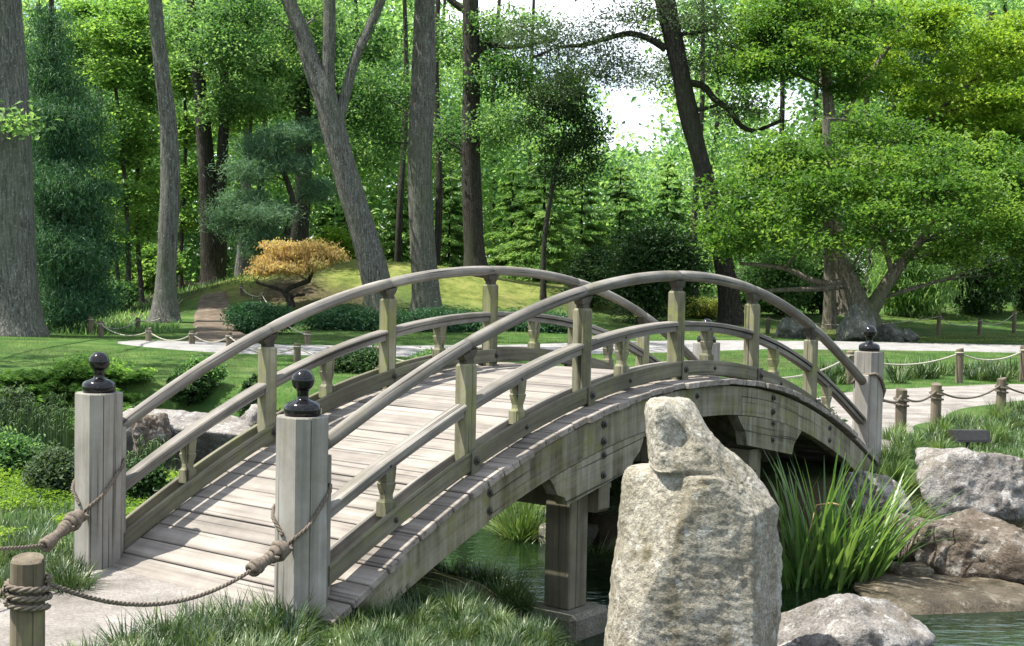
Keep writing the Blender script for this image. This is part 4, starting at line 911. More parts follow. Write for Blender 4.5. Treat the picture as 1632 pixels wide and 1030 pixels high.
tree('straight grey mottled trunk right of the V tree behind the bridge', 'tree', 39.5, [(680, 520, 50), (679, 470, 44), (672, 360, 40), (669, 250, 37), (675, 110, 38), (677, 0, 32), (685, -300, 26)], M['palebark'], B(39.5, [(690, -160, 130, 60, 2), (620, -300, 110, 60)]), M['leaf_mid'], 5000, .12, .08, seed=10, nseg=28, rough=.05)
t7 = tree('straight dark brown trunk above the crown of the arch', 'tree', 46.0, [(760, 462, 40), (756, 400, 33), (751, 250, 28), (751, 120, 27), (750, 0, 26), (748, -250, 20)], M['darkbark'],
     B(46, [(790, 200, 40, 36, -1), (722, 215, 30, 40, 1), (800, 120, 60, 34), (870, 120, 60, 30), (760, 60, 40, 30, 1), (715, 60, 24, 44, 2), (610, 150, 60, 60, 3), (590, 230, 50, 40, 3), (820, 40, 60, 30)]), M['leaf_mid'], 19000, .13, .085, seed=11, nseg=22, rough=.06, limb_r=.05,
     forks=[[(756, 85, 12), (785, 72, 9), (820, 76, 7), (870, 66, 5)], [(745, 20, 12), (718, 0, 10), (690, -30, 7)]])
tree('tall leaning dark tree with a long bare limb against the bright sky', 'tree', 42.0, [(1168, 520, 40), (1160, 460, 33), (1136, 330, 28), (1112, 240, 28), (1097, 180, 31), (1082, 100, 28), (1060, 0, 31), (1030, -150, 26), (1010, -350, 18)], M['darkbark'],
     B(42, [(1015, 30, 70, 36), (930, 70, 70, 36), (860, 60, 70, 34, 1), (980, 110, 50, 34), (900, 130, 60, 32), (1060, 120, 60, 40, 2), (1150, 90, 60, 50), (1180, 170, 50, 30), (1120, 30, 60, 40), (960, -40, 120, 30)]), M['leaf_grey'], 20000, .105, .06, seed=12, nseg=24, clump=.26, per=34, gaps=.25, shell=.2, limb_r=.035, rough=.07, twigs=7,
     forks=[[(1062, 78, 13), (1030, 60, 10), (1000, 54, 9), (965, 62, 8), (930, 72, 7), (890, 76, 5), (850, 92, 4)], [(1098, 132, 12), (1122, 138, 11), (1138, 158, 10), (1162, 175, 9), (1180, 200, 8), (1205, 208, 7), (1250, 190, 5)], [(1112, 175, 8), (1130, 172, 6), (1146, 166, 5)], [(1085, 55, 7), (1110, 52, 6), (1145, 45, 4)]])
tree('dense dark hanging crown silhouetted against the sky gap', 'tree', 44.0, [(866, 452, 9), (868, 380, 8), (880, 300, 7), (897, 220, 6)], M['darkbark'], B(44, [(905, 180, 44, 26), (870, 160, 30, 16), (935, 215, 26, 30), (850, 200, 16, 22), (900, 235, 34, 22), (945, 262, 12, 26), (880, 275, 26, 14), (925, 150, 22, 14), (915, 285, 22, 12)]), M['leaf_dark'], 7500, .11, .07, seed=13, clump=.26, limb_r=.03, up=.2, shell=.05, gaps=.4, per=30)
# the spreading green maple on the right, in flat layers
tree('spreading green maple with a forked trunk over a grey boulder', 'maple tree', 36.5, [(1378, 512, 44), (1366, 478, 30), (1350, 440, 25), (1331, 402, 22), (1320, 340, 17), (1320, 260, 15), (1316, 190, 12)], M['maplebark'],
     B(36.5, [(1400, 290, 180, 70, 2.5), (1560, 300, 120, 70, 2.5), (1250, 250, 70, 30, 1), (1650, 370, 70, 50, .5), (1150, 350, 50, 30, 1), (1235, 345, 100, 29, -1, .8), (1170, 312, 52, 31, -.5), (1330, 300, 100, 31, -1.8, .7), (1420, 262, 110, 31, -1, .8), (1500, 300, 110, 33, -2, .7), (1575, 350, 100, 33, -1, .8), (1450, 345, 110, 29, -2.4, .6), (1300, 245, 90, 31, 0, .8), (1240, 285, 80, 28, .5), (1370, 200, 80, 31, 1, .8),
             (1600, 290, 80, 35, 0), (1185, 385, 74, 29, -.6), (1290, 385, 60, 21, -2), (1530, 400, 70, 28, -1), (1380, 385, 60, 21, -2), (1640, 400, 60, 31, 0), (1560, 245, 90, 31, .5), (1480, 225, 80, 28, 1.5), (1460, 395, 40, 17, 1), (1610, 440, 40, 21, 1)]), M['leaf_maple'], 52000, .13, .087, name='maple_tree', seed=14, clump=.27, flat=.40, up=.8, nseg=20, limb_r=.05, shell=.1, flare=.5, rough=.12, gaps=.34, per=60, twigs=6,
     forks=[[(1380, 505, 30), (1398, 478, 24), (1414, 452, 21), (1436, 420, 17), (1466, 386, 13), (1500, 340, 9)], [(1424, 440, 11), (1416, 415, 8), (1408, 395, 7), (1395, 360, 5)], [(1334, 405, 13), (1316, 380, 11), (1296, 366, 10), (1274, 352, 8)], [(1352, 448, 14), (1320, 452, 11), (1290, 446, 10), (1250, 428, 8), (1180, 420, 5)], [(1350, 455, 12), (1310, 460, 10), (1260, 462, 8), (1200, 465, 5)]])
tree('yellow green maple crown filling the top right corner', 'maple tree', 44.0, [(1347, 492, 26), (1335, 380, 22), (1328, 260, 20), (1316, 130, 18), (1300, 40, 15), (1290, -60, 11)], M['maplebark'],
     B(44, [(1560, 95, 88, 46, 0, .8), (1600, 160, 72, 43, -1), (1490, 165, 77, 39, 0), (1605, 60, 66, 46, 1), (1480, 40, 77, 43, -1), (1545, 205, 66, 32, 0), (1400, 120, 55, 43, 1), (1640, 220, 55, 36, 0)]), M['leaf_yellow'], 27000, .14, .10, name='maple_tree', seed=15, clump=.32, flat=.32, per=75, up=.7, limb_r=.05, shell=.1, gaps=.25, forks=[[(1325, 235, 12), (1352, 170, 10), (1392, 110, 8), (1440, 40, 6)], [(1330, 300, 12), (1420, 240, 10), (1480, 190, 8), (1560, 120, 6)]])
tree('olive green maple crown above the sky gap right of the leaning tree', 'maple tree', 41.0, [(1322, 494, 20), (1322, 400, 18), (1325, 270, 16), (1318, 140, 15), (1310, 20, 12)], M['maplebark'], B(41, [(1230, 45, 88, 43), (1190, 90, 44, 32), (1300, 85, 88, 43, -1), (1210, 105, 50, 28, -1), (1370, 40, 77, 46), (1280, 15, 99, 43), (1360, 140, 55, 28)]), M['leaf_maple'], 21000, .13, .09, name='maple_tree', seed=16, clump=.30, flat=.32, per=75, up=.7, limb_r=.05, shell=.1, gaps=.25)
tree('thick dark stem behind the spreading maple at the right', 'tree', 52.0, [(1548, 470, 26), (1550, 330, 24), (1556, 220, 20), (1562, 140, 15), (1580, 20, 10)], M['darkbark'], B(52, [(1500, 120, 90, 60, 1), (1600, 130, 80, 70, 1), (1450, 210, 60, 40, 2), (1540, 240, 100, 50, 1), (1430, 90, 50, 60, 3)]), M['leaf_dark'], 26000, .15, .1, seed=17, forks=[[(1558, 190, 12), (1580, 160, 10), (1620, 145, 8)]])
# small weeping orange maple on the mound
tree('small weeping orange maple with a twisted stem on the mossy mound', 'maple tree', 40.5, [(464, 478, 10), (452, 466, 8), (470, 455, 7), (492, 448, 7), (496, 430, 6), (484, 412, 5)], M['darkbark'], B(40.5, [(478, 402, 50, 14, 0, .9), (432, 415, 26, 13, -.3), (520, 404, 26, 15, 0), (455, 392, 36, 9), (500, 420, 26, 8, -.6), (420, 432, 20, 8, -.4), (462, 428, 30, 9, -.8), (500, 391, 24, 8)]), M['leaf_orange'], 13000, .085, .04, name='maple_tree', seed=18, clump=.13, flat=.4, per=40, up=.5, droop=.4, limb_r=.035, nseg=10, shell=.3, gaps=.05, twigs=3,
     forks=[[(466, 474, 7), (446, 462, 6), (424, 455, 5), (408, 450, 4)], [(456, 480, 6), (470, 472, 5), (486, 470, 4)]])
# blue green pine with a crooked stem
tree('blue green pine with a crooked dark stem before the short dark trunk', 'pine tree', 45.0, [(455, 452, 12), (456, 380, 11), (467, 330, 10), (458, 290, 9), (446, 262, 8), (440, 225, 6)], M['darkbark'], B(45, [(425, 235, 44, 20), (400, 270, 40, 18, -.5), (455, 215, 40, 16), (470, 262, 34, 14), (390, 320, 34, 20), (430, 340, 40, 18, -1), (500, 300, 26, 22, 1), (410, 375, 40, 20), (365, 350, 26, 22), (500, 210, 30, 18, 1), (430, 400, 44, 14, 1)]), M['leaf_pine'], 34000, .20, .022, name='pine_tree', seed=19, clump=.26, flat=.4, up=.3, droop=.1, limb_r=.04, shell=.3, gaps=.1)
# feathery conifer hanging at the left
tree('tall dark feathery conifer drooping beside the huge trunk', 'conifer', 33.0, [(96, 520, 30), (96, 400, 26), (92, 200, 18), (84, 60, 10), (80, -60, 5)], M['darkbark'],
     B(33, [(78, 90, 30, 30), (84, 140, 40, 34), (92, 190, 46, 34, -.5), (100, 245, 54, 36), (98, 300, 60, 38, -.8), (112, 350, 62, 38), (104, 400, 62, 38, -1), (118, 450, 58, 36), (100, 490, 54, 30, -1), (140, 480, 34, 26), (120, 160, 34, 14, 1), (135, 200, 40, 14, .6), (150, 300, 30, 16), (158, 400, 28, 18), (78, 40, 22, 30)]), M['leaf_conifer'], 65000, .14, .024, name='conifer', seed=20, clump=.26, flat=.45, up=.2, droop=.35, limb_r=.03, shell=.35, gaps=.08, twigs=6, sag=.05)
# slender sun-lit saplings
sap = [([(205, 470, 9), (204, 380, 8), (196, 250, 6), (182, 120, 5)], [(178, 120, 52, 34), (205, 200, 48, 34), (165, 250, 48, 34), (200, 310, 44, 34), (175, 55, 60, 36), (150, 330, 34, 30), (190, 390, 40, 26)], 'leftmost slender sapling of the bright group beside the conifer', 'leaf_bright', 41.0),
       ([(190, 462, 7), (176, 340, 6), (160, 220, 5), (150, 120, 4)], [(140, 110, 46, 34), (165, 190, 40, 30), (160, 290, 40, 30), (115, 60, 44, 26), (188, 360, 40, 26), (130, 20, 50, 22)], 'thin sapling leaning left over the dark conifer', 'leaf_bright', 43.0),
       ([(226, 470, 8), (218, 350, 7), (222, 220, 6), (232, 90, 5)], [(225, 90, 40, 36), (238, 160, 34, 34), (215, 235, 38, 34), (234, 300, 34, 34), (222, 360, 34, 28), (215, 20, 48, 30)], 'upright sapling between the bright group and the bare grey trunk', 'leaf_bright', 42.0),
       ([(290, 480, 8), (288, 420, 7), (292, 330, 6), (296, 200, 5), (290, 100, 4)], [(292, 130, 24, 34), (290, 210, 20, 30), (296, 290, 20, 28), (300, 350, 20, 20), (288, 60, 24, 26)], 'thin sapling framed by the grey trunk and the twin trunks', 'leaf_bright', 49.0)]
for tr_, bl, lab, lf, D in sap: tree(lab, 'tree', D, tr_, M['darkbark'], B(D, bl), M[lf], 9500, .14, .095, group='slender sunlit saplings', seed=int(D) + len(lab), clump=.28, flat=.25, per=30, up=1.2, limb_r=.02, shell=.1, nseg=8, twigs=4)

# feathery light green conifers behind the arch: each a stem with drooping whorls
CYP = {}
def feather_conifer(lab, px, pyb, D, top_py, wpx, mat_, n, seed):
    k = D / F_PX; foot = P(px, pyb, D); gz = Hs(foot.x, foot.y); top = P(px, top_py, D).z; h = top - gz; o = empty('cypress_tree', (foot.x, foot.y, gz), seed * 1.7); tag(o, lab, 'cypress tree', 'feathery light green cypresses behind the arch')
    if seed % 3 in CYP:      # a copy of one of three grown forms, at its own height and spread
        r_, h_, w_ = CYP[seed % 3]; kids = [c for c in bpy.data.objects if c.parent == r_]; o.scale = (wpx * k / 2 / w_, wpx * k / 2 / w_, h / h_)
        for c in kids: d = c.copy(); col.objects.link(d); d.parent = o
        return o
    CYP[seed % 3] = (o, h, wpx * k / 2)
    link('trunk', trunk_mesh('trunk', [(0, 0, -.1), (.02, 0, h * .5), (0, 0, h)], [.10, .06, .012], M['darkbark'], 8, .05, seed), o)
    g = np.random.default_rng(seed); pts = []; dr = []; lv = []; w = wpx * k / 2; K = int(h / .22); mb = MB()
    for i in range(K):
        z = .4 + (h - .5) * (i + g.uniform(-.8, .8)) / K; f = (1 - z / h) ** .75 + .06
        for j in range(9):
            a = g.uniform(0, 6.283); L_ = w * f * g.uniform(.65, 1.15); m = int(n / (K * 9) * (.4 + f) * 1.1) + 2; t = g.uniform(.12, 1, m) ** .8
            d = np.array([math.cos(a), math.sin(a), 0]); q = d * (t * L_)[:, None]; q[:, 2] += z + .25 * L_ * t - .35 * L_ * t * t
            q += g.normal(size=(m, 3)) * np.array([.14, .14, .05]) * L_ * .55; pts.append(q); dr.append(np.tile(d, (m, 1))); lv.append(np.full(m, g.uniform(.1, .9)))
            if j < 5: mb.tube([(0, 0, z), tuple(d * L_ * .5 + np.array([0, 0, z + .04 * L_])), tuple(d * L_ * .95 + np.array([0, 0, z - .08 * L_]))], [.014, .009, .003], 4)
    mb.build('branch', M['darkbark'], o)['kind'] = 'stuff'
    leaves('crown', np.concatenate(pts), .20, .055, mat_, o, .8, np.concatenate(dr), .2, seed, np.concatenate(lv))
    return o
for i, (px, pyb, D, tp, w, nm) in enumerate([(865, 448, 52, 215, 150, 'central feathery cypress with the clear dark stem'), (815, 448, 55, 260, 130, 'feathery cypress just right of the brown trunk'), (925, 450, 56, 250, 140, 'feathery cypress under the dark hanging crown'), (985, 455, 58, 262, 150, 'feathery cypress below the brightest sky gap'),
    (715, 450, 56, 270, 110, 'feathery cypress between the mottled and the brown trunk'), (640, 450, 60, 285, 100, 'feathery cypress between the V tree and the mottled trunk'), (1060, 455, 60, 255, 140, 'feathery cypress left of the leaning dark tree'), (530, 440, 62, 300, 110, 'feathery cypress behind the orange maple')]):
    feather_conifer(nm, px, pyb, D, tp, w, M['leaf_cypress'], 30000, 60 + i)

# ---------------------------------------------------------------- shrubs
def shrub(lab, px, pyb, D, wpx, hpx, leaf, n, L, W, seed, name='shrub', group=None, depth=1.0, clump=.10, parts=3, up=.5, droop=.1, shell=.5, stem=True, flat=.6, cat='shrub', tall=0):
    k = D / F_PX; c = P(px, pyb, D); gz = Hs(c.x, c.y); w, h = wpx * k / 2, hpx * k; g = random.Random(seed)
    o = empty(name, (c.x, c.y, gz)); tag(o, lab, cat, group); dz = max(0, c.z - gz)
    h += min(dz, .4)
    bl = [((0, 0, h * .48), (w * .8, w * .8 * depth, h * .5), 1.5)] + [((g.uniform(-.5, .5) * w, g.uniform(-.5, .5) * w * depth, h * g.uniform(.35, .68)), (w * g.uniform(.35, .55), w * .45 * depth, h * g.uniform(.25, .36)), .6) for _ in range(parts)]
    q, lv = crown_points(bl, n, clump * max(w, .3), flat, seed, shell, 18, .05); q[:, 2] = np.maximum(q[:, 2], .02)
    if stem:
        mb = MB()
        for _ in range(6):
            a = g.uniform(0, 6.28); r = g.uniform(.3, .8); mb.tube(bez(Vector((.03 * math.cos(a), .03 * math.sin(a), -.05)), Vector((w * .2 * math.cos(a), w * .2 * math.sin(a), h * .3)), Vector((w * r * math.cos(a), w * r * math.sin(a), h * .75)), 5), [max(.008, w * .03) * (1 - .14 * i) for i in range(6)], 5)
        mb.build('stem', M['darkbark'], o)
    leaves('foliage', q, L, W, leaf, o, up, None, droop, seed, lv); return o
shrub('dark glossy evergreen with drooping layers right of the arch crown', 1040, 505, 41.5, 190, 160, M['leaf_dark'], 26000, .11, .07, 101, depth=.7, parts=7, clump=.16, shell=.3)
shrub('low dark clipped bush left of the dark evergreen', 945, 470, 44, 110, 80, M['leaf_dark'], 9000, .10, .06, 102)
shrub('round yellow green shrub on the mound right of the evergreen', 1110, 505, 44, 90, 30, M['moss_blade'], 7000, .08, .05, 103)
shrub('bright loose shrub below the low maple branches', 1245, 505, 44, 130, 120, M['leaf_mid'], 15000, .12, .08, 104, parts=6, clump=.15)
shrub('dark laurel mass behind the maple boulder', 1310, 500, 45, 120, 100, M['leaf_dark'], 12000, .14, .06, 105)
shrub('pale long-leaved shrub between the maple stems', 1460, 490, 47, 140, 110, M['leaf_cypress'], 12000, .22, .045, 106, droop=.6, parts=6, clump=.15)
shrub('dark rhododendron under the right end of the maple', 1560, 488, 48, 130, 90, M['leaf_dark'], 12000, .18, .06, 107, droop=.4, parts=5)
shrub('darkest rhododendron at the right edge behind the mound', 1650, 488, 49, 120, 100, M['leaf_dark'], 9000, .18, .06, 108, droop=.4)
shrub('long-leaved shrub left of the maple trunk base', 1200, 500, 47, 110, 70, M['leaf_grey'], 9000, .16, .05, 109, droop=.4)
shrub('dark creeping juniper at the foot of the orange maple mound', 415, 540, 33, 130, 46, M['leaf_conifer'], 14000, .12, .03, 110, depth=.7, parts=5)
shrub('low dark groundcover bank left of the V tree foot', 540, 542, 35, 170, 34, M['leaf_conifer'], 14000, .12, .035, 111, depth=.5, parts=6)
shrub('low dark groundcover bank under the mottled trunk', 690, 541, 36, 190, 30, M['leaf_conifer'], 14000, .12, .035, 112, depth=.5, parts=6)
shrub('low dark groundcover bank behind the crown of the arch', 860, 541, 36.5, 190, 28, M['leaf_conifer'], 13000, .12, .035, 113, depth=.5, parts=6)
shrub('bright bush glowing behind the V tree trunk', 540, 432, 54, 110, 110, M['leaf_yellow'], 11000, .14, .09, 114, parts=5)
shrub('pale green undergrowth bush behind the bare grey trunk', 230, 492, 46, 120, 80, M['leaf_bright'], 9000, .13, .09, 115, parts=5)
shrub('sunlit undergrowth right of the dark conifer foot', 180, 505, 40, 90, 50, M['leaf_mid'], 7000, .11, .07, 116)
shrub('clipped dome shrub on the lawn just behind the left end post', 232, 652, 17.3, 92, 66, M['leaf_dark'], 9000, .045, .03, 120, clump=.06, parts=2, shell=.8)
shrub('small dark dome shrub behind the first far railing post', 408, 650, 17.6, 60, 54, M['leaf_dark'], 6000, .045, .03, 121, clump=.06, parts=2, shell=.8)
shrub('second dark dome shrub glimpsed under the far handrail', 300, 640, 18.6, 90, 48, M['leaf_dark'], 6000, .05, .03, 122, clump=.06, parts=2, shell=.7)
shrub('grey green azalea at the left edge across the pond', 22, 655, 17.2, 110, 108, M['leaf_grey'], 13000, .06, .03, 123, clump=.12, parts=5)
shrub('small leaved grey green azalea beside the left end post', 88, 808, 9.8, 74, 74, M['leaf_grey'], 7000, .035, .018, 124, clump=.14, parts=4)
shrub('soft green low shrub at the left edge before the pond', 22, 800, 10.4, 90, 62, M['leaf_mid'], 7000, .04, .02, 125, clump=.14, parts=4)
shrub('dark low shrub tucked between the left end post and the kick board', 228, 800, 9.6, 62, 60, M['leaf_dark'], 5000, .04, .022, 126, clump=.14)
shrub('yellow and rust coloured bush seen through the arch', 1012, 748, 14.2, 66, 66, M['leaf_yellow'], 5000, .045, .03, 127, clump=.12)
shrub('bush with leaf colour darkened for the shade under the right half of the arch', 1130, 775, 13.4, 150, 90, M['leaf_dark'], 8000, .06, .035, 128, clump=.14, parts=4)  # dark leaf colour stands in for the deep shade below the deck
shrub('bush with leaf colour darkened for the shade beneath the far bridge end', 1270, 765, 12.8, 130, 70, M['leaf_dark'], 6000, .06, .035, 129, clump=.14, parts=4)  # shade below the bridge end is put into the dark leaf colour

shrub('loose fern green shrub on the lawn side of the far pond bank', 150, 616, 19.4, 120, 26, M['leaf_bright'], 6000, .06, .035, 130, clump=.14, parts=5)
shrub('speckled dark shrub between the dome shrub and the first far railing post', 318, 628, 18.8, 90, 50, M['leaf_mid'], 6000, .05, .03, 131, clump=.12, parts=4)
shrub('low clipped bush behind the second far railing post', 560, 600, 21.5, 130, 36, M['leaf_dark'], 7000, .05, .03, 132, clump=.1, parts=5)
shrub('grassy dark shrub on the lawn beyond the crown of the near handrail', 700, 590, 22.5, 110, 30, M['leaf_mid'], 6000, .05, .03, 133, clump=.1, parts=4)
# ---------------------------------------------------------------- grasses and clumps
sedge = [tuft_mesh('leaves', 330, .25, .0085, M['blade_dark'], .10, (.15, 1.15), s, 5, 1.1) for s in range(5)]
sedge_far = [tuft_mesh('leaves', 110, .34, .018, M['blade_dark'], .12, (.1, .9), 20 + s, 3, 1.0) for s in range(3)]
bright = [tuft_mesh('leaves', 200, .42, .012, M['blade_mid'], .10, (.05, .8), 40 + s, 5, 1.0) for s in range(3)]
fern_m = []
for s in range(3):
    g = np.random.default_rng(70 + s); pts, dr = [], []
    for f in range(16):
        a = g.uniform(0, 6.28); L_ = g.uniform(.28, .48); t = np.linspace(.12, 1, 22); d = np.array([math.cos(a), math.sin(a), 0]); sd = np.array([-d[1], d[0], 0])
        for sg in (-1, 1):
            wd = L_ * .26 * (1 - t) ** .7; q = d * (t * L_ * .8)[:, None] + sd * (sg * wd * .5)[:, None]; q[:, 2] = L_ * (1.1 * t - .75 * t * t) * g.uniform(.6, 1.1); pts.append(q); dr.append(np.tile(sd * sg + d * .4, (22, 1)))
    pts, dr = np.concatenate(pts), np.concatenate(dr); v = leaf_arrays(pts, .11, .026, 1.2, dr * 3, .1, 70 + s); me = quads_mesh('fronds', v, np.arange(len(pts) * 4).reshape(-1, 4), M['leaf_bright'], g.uniform(0, 1, len(pts))); fern_m.append(me)
def clump(name, label, cat, group, meshes, x, y, s=1.0, i=0, part='leaves', dz=0):
    o = empty(name, (x, y, Hs(x, y) - .01 + dz), random.uniform(0, 6.28)); tag(o, label, cat, group); o.scale = (s, s, s * random.uniform(.85, 1.1)); link(part, meshes[i % len(meshes)], o); return o
spots = [(95, 1062), (140, 1035), (180, 1052), (205, 1008), (245, 1030), (262, 992), (300, 1012), (318, 975), (352, 1000), (372, 968), (405, 990), (432, 962), (420, 1030), (360, 1040), (300, 1052), (455, 1000), (448, 1045), (395, 1058), (240, 1062), (120, 1070), (462, 975), (335, 1020)]
for i, (px, py) in enumerate(spots):
    g_ = G(px, py + 26, 0); clump('lilyturf_clump', 'dark arching lilyturf tuft in the strip between the sandy path and the near end post', 'grass clump', 'lilyturf tufts beside the sandy path', sedge, g_.x, g_.y, random.uniform(.68, .9), i)
for i in range(26):
    g_ = GH(random.uniform(-10, 118), random.uniform(880, 955)); clump('lilyturf_clump', 'dark low tuft left of the left end post behind the corner stake', 'grass clump', 'dark tufts behind the corner stake', sedge, g_.x, g_.y, random.uniform(.5, .8), i)
for i in range(90):
    px, py = random.uniform(560, 860), random.uniform(905, 1075)
    if py < 925 + (px - 560) * .2: continue
    g_ = GH(px, py); 
    if sdist(np.array([g_.x]), np.array([g_.y]))[0] < .22: continue
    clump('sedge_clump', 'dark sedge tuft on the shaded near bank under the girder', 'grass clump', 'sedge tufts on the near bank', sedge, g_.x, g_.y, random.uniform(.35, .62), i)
for i in range(10):
    x, y = random.uniform(-.02, .35), random.uniform(10.9, 12.3); clump('grass_clump', 'long bright grass tuft on the sunlit bank seen under the arch', 'grass clump', 'bright tufts on the far bank', bright, x, y, random.uniform(.7, 1.15), i)
for i in range(26):
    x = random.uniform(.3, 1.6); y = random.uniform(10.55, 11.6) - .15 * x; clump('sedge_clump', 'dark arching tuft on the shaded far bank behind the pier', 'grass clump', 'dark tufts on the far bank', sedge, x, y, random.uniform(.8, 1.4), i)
for i in range(46):     # lilyturf belt right of the far end post
    t = random.random(); px = 1405 + 260 * t; py = 745 - 62 * t + random.uniform(-26, 14) if i % 3 else 700 - 40 * t + random.uniform(-10, 30); g_ = G(px, py, 0); clump('lilyturf_clump', 'green lilyturf tuft in the belt between the far end post and the right edge', 'grass clump', 'lilyturf belt beside the exit path', bright if i % 4 == 0 else sedge_far, g_.x, g_.y, random.uniform(.5, .78), i)
for i in range(34):
    t = random.random(); px = 1290 + 360 * t; py = 606 - 6 * t + random.uniform(-8, 8); g_ = G(px, py, 0); clump('lilyturf_clump', 'lilyturf tuft along the lawn side of the bright exit path', 'grass clump', 'lilyturf row along the lawn', sedge_far, g_.x, g_.y, random.uniform(.8, 1.2), i)
for i in range(16):
    g_ = G(random.uniform(1395, 1470), random.uniform(790, 850), -.25)
    if sdist(np.array([g_.x]), np.array([g_.y]))[0] > .1: clump('grass_clump', 'small pale grass tuft between the iris and the pale boulder', 'grass clump', 'pale tufts beside the iris', bright, g_.x, g_.y, random.uniform(.35, .6), i)
for i in range(40):
    y_ = random.uniform(18.2, 19.3); g_ = Vector(((random.uniform(0, 215) - 816) / F_PX * y_, y_, 0))
    if True: clump('fern', 'bright fern on the far pond bank left of the end post', 'fern', 'ferns on the pond bank', fern_m, g_.x, g_.y, random.uniform(.8, 1.2), i, 'fronds')
for i in range(7):
    g_ = G(random.uniform(265, 350), random.uniform(650, 668), 0); clump('fern', 'bright fern arching over the grey overhanging boulder', 'fern', 'ferns above the overhanging boulder', fern_m, g_.x, g_.y, random.uniform(.8, 1.2), i, 'fronds')
for i in range(380):      # tufts down to the waterline under the girder
    x, y = random.uniform(-1.1, .62), random.uniform(7.2, 10.6); d_ = sdist(np.array([x]), np.array([y]))[0]
    if not (.0 < d_ < .5): continue
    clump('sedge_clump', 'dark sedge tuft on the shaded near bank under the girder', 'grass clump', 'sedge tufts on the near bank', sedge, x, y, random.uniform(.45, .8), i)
# reeds with curled tips in the pond
reed_me = []
for s in range(3):
    mb = MB(); g = random.Random(s)
    for _ in range(11):
        x, y, h = g.uniform(-.14, .14), g.uniform(-.14, .14), g.uniform(.28, .5); a = g.uniform(0, 6.28); r = g.uniform(.03, .05)
        pts = [(x, y, -.25), (x, y, h * .6), (x, y, h)] + [(x + math.cos(a) * r * (1 - math.cos(q)), y + math.sin(a) * r * (1 - math.cos(q)), h + r * math.sin(q)) for q in [R(40 * j) for j in range(1, 7)]]
        mb.tube(pts, .005, 4)
    reed_me.append(mb.mesh('stems', M['blade_mid']))
for i in range(14):
    g_ = G(random.uniform(0, 118), random.uniform(690, 748), WATER_Z); o = empty('reed_clump', (g_.x, g_.y, WATER_Z), random.uniform(0, 6)); tag(o, 'curly tipped reeds standing in the pond at the left', 'reeds', 'curly reeds in the pond'); link('stems', reed_me[i % 3], o)
for i in range(4):
    g_ = G(random.uniform(225, 275), random.uniform(790, 815), -.35); o = empty('reed_clump', (g_.x, g_.y, -.35), random.uniform(0, 6)); tag(o, 'curly stems rising behind the kick board next to the left end post', 'reeds', 'curly stems behind the kick board'); link('stems', reed_me[i % 3], o)
# iris: every blade a leaf of its own
ci = P(1318, 925, 9.55); iris = empty('iris_clump', (ci.x, ci.y, -.52)); tag(iris, 'tall sword-leaved iris clump in the water right of the standing stone', 'iris')
iv = []
for s in range(12):
    g = np.random.default_rng(300 + s); ln = .02 + .07 * (s % 6); iv.append(blades_mesh('leaf', np.zeros((1, 3)), np.array([1.0]), np.array([.028]), np.array([ln]), np.array([0.0]), M['blade_iris'], 12, 300 + s, 1.0 + (2.2 if s % 3 == 0 else 0)))
for i in range(230):
    a = random.uniform(0, 6.28); r = math.sqrt(random.random()); x, y = .36 * r * math.cos(a), .26 * r * math.sin(a); o = link('leaf', iv[random.randrange(12)], iris)
    L_ = random.uniform(.5, 1.26) * (1.05 - .25 * r); o.location = (x, y, -.05); o.scale = (L_, random.uniform(.8, 1.3), L_); az = a + random.uniform(-.8, .8); o.rotation_euler = (random.uniform(-.06, .06), .10 * r + random.uniform(-.05, .08), az if random.random() < .7 else random.uniform(-.9, .4))
mb = MB(); mb.tube([(-.2, -.1, 0), (-.17, -.12, .35), (-.12, -.14, .585), (-.02, -.15, .60), (.05, -.15, .585)], [.004, .004, .004, .009, .006], 5); mb.build('seed_stalk', plain('dry_stalk', (.38, .26, .12), .8, .2), iris)
for k_, (cx_, n_, rr_) in enumerate([(P(1390, 900, 9.9), 16, .16), (P(1262, 905, 9.3), 10, .10)]):
    o2 = empty('iris_clump', (cx_.x, cx_.y, -.5)); tag(o2, ['short side clump of iris blades leaning toward the brown ledge', 'small iris sprout close against the standing stone'][k_], 'iris')
    for i in range(n_):
        a = random.uniform(0, 6.28); o = link('leaf', iv[random.randrange(12)], o2); L_ = random.uniform(.35, .7); o.location = (rr_ * math.cos(a) * random.random(), rr_ * math.sin(a) * random.random(), -.03); o.scale = (L_, 1, L_); o.rotation_euler = (0, random.uniform(0, .3), a)

# lawn blades, moss tufts and low cover: more than anyone could count
def scatter(name, lab, n, area, mat_, L, W, test, seed, lean=(.1, .8), curl=.8, seg=1, lift=0.0):
    g = np.random.default_rng(seed); x = g.uniform(area[0], area[1], n * 3); y = area[2] + (area[3] - area[2]) * g.uniform(0, 1, n * 3) ** 1.25
    ok = test(x, y); x, y = x[ok][:n], y[ok][:n]; z = H(x, y) - .008 + lift; N = len(x)
    me = blades_mesh(name, np.stack([x, y, z], 1), L * g.uniform(.5, 1.2, N), W * g.uniform(.7, 1.3, N), g.uniform(*lean, N), g.uniform(0, 6.28, N), mat_, seg, seed, curl)
    return tag(link(name, me), lab, 'grass', None, 'stuff')
vis = lambda x, y, m=.6: (np.abs(x) < y * .39 + m)
def pathfree(x, y, m=0.0): return (dpath(x, y, PATH_NEAR) > .86 + m) & (dpath(x, y, PATH_EXIT) > 1.1 + m) & (dpath(x, y, PATH_FAR) > 1.62 + m) & (dpath(x, y, PATH_WOOD) > .95)
def offbridge(x, y):
    dx, dy = x - BX, y - BY; u = dx * math.cos(YAW) + dy * math.sin(YAW); v = -dx * math.sin(YAW) + dy * math.cos(YAW); return ~((np.abs(u) < 3.6) & (v > -.3) & (v < BW + .3))
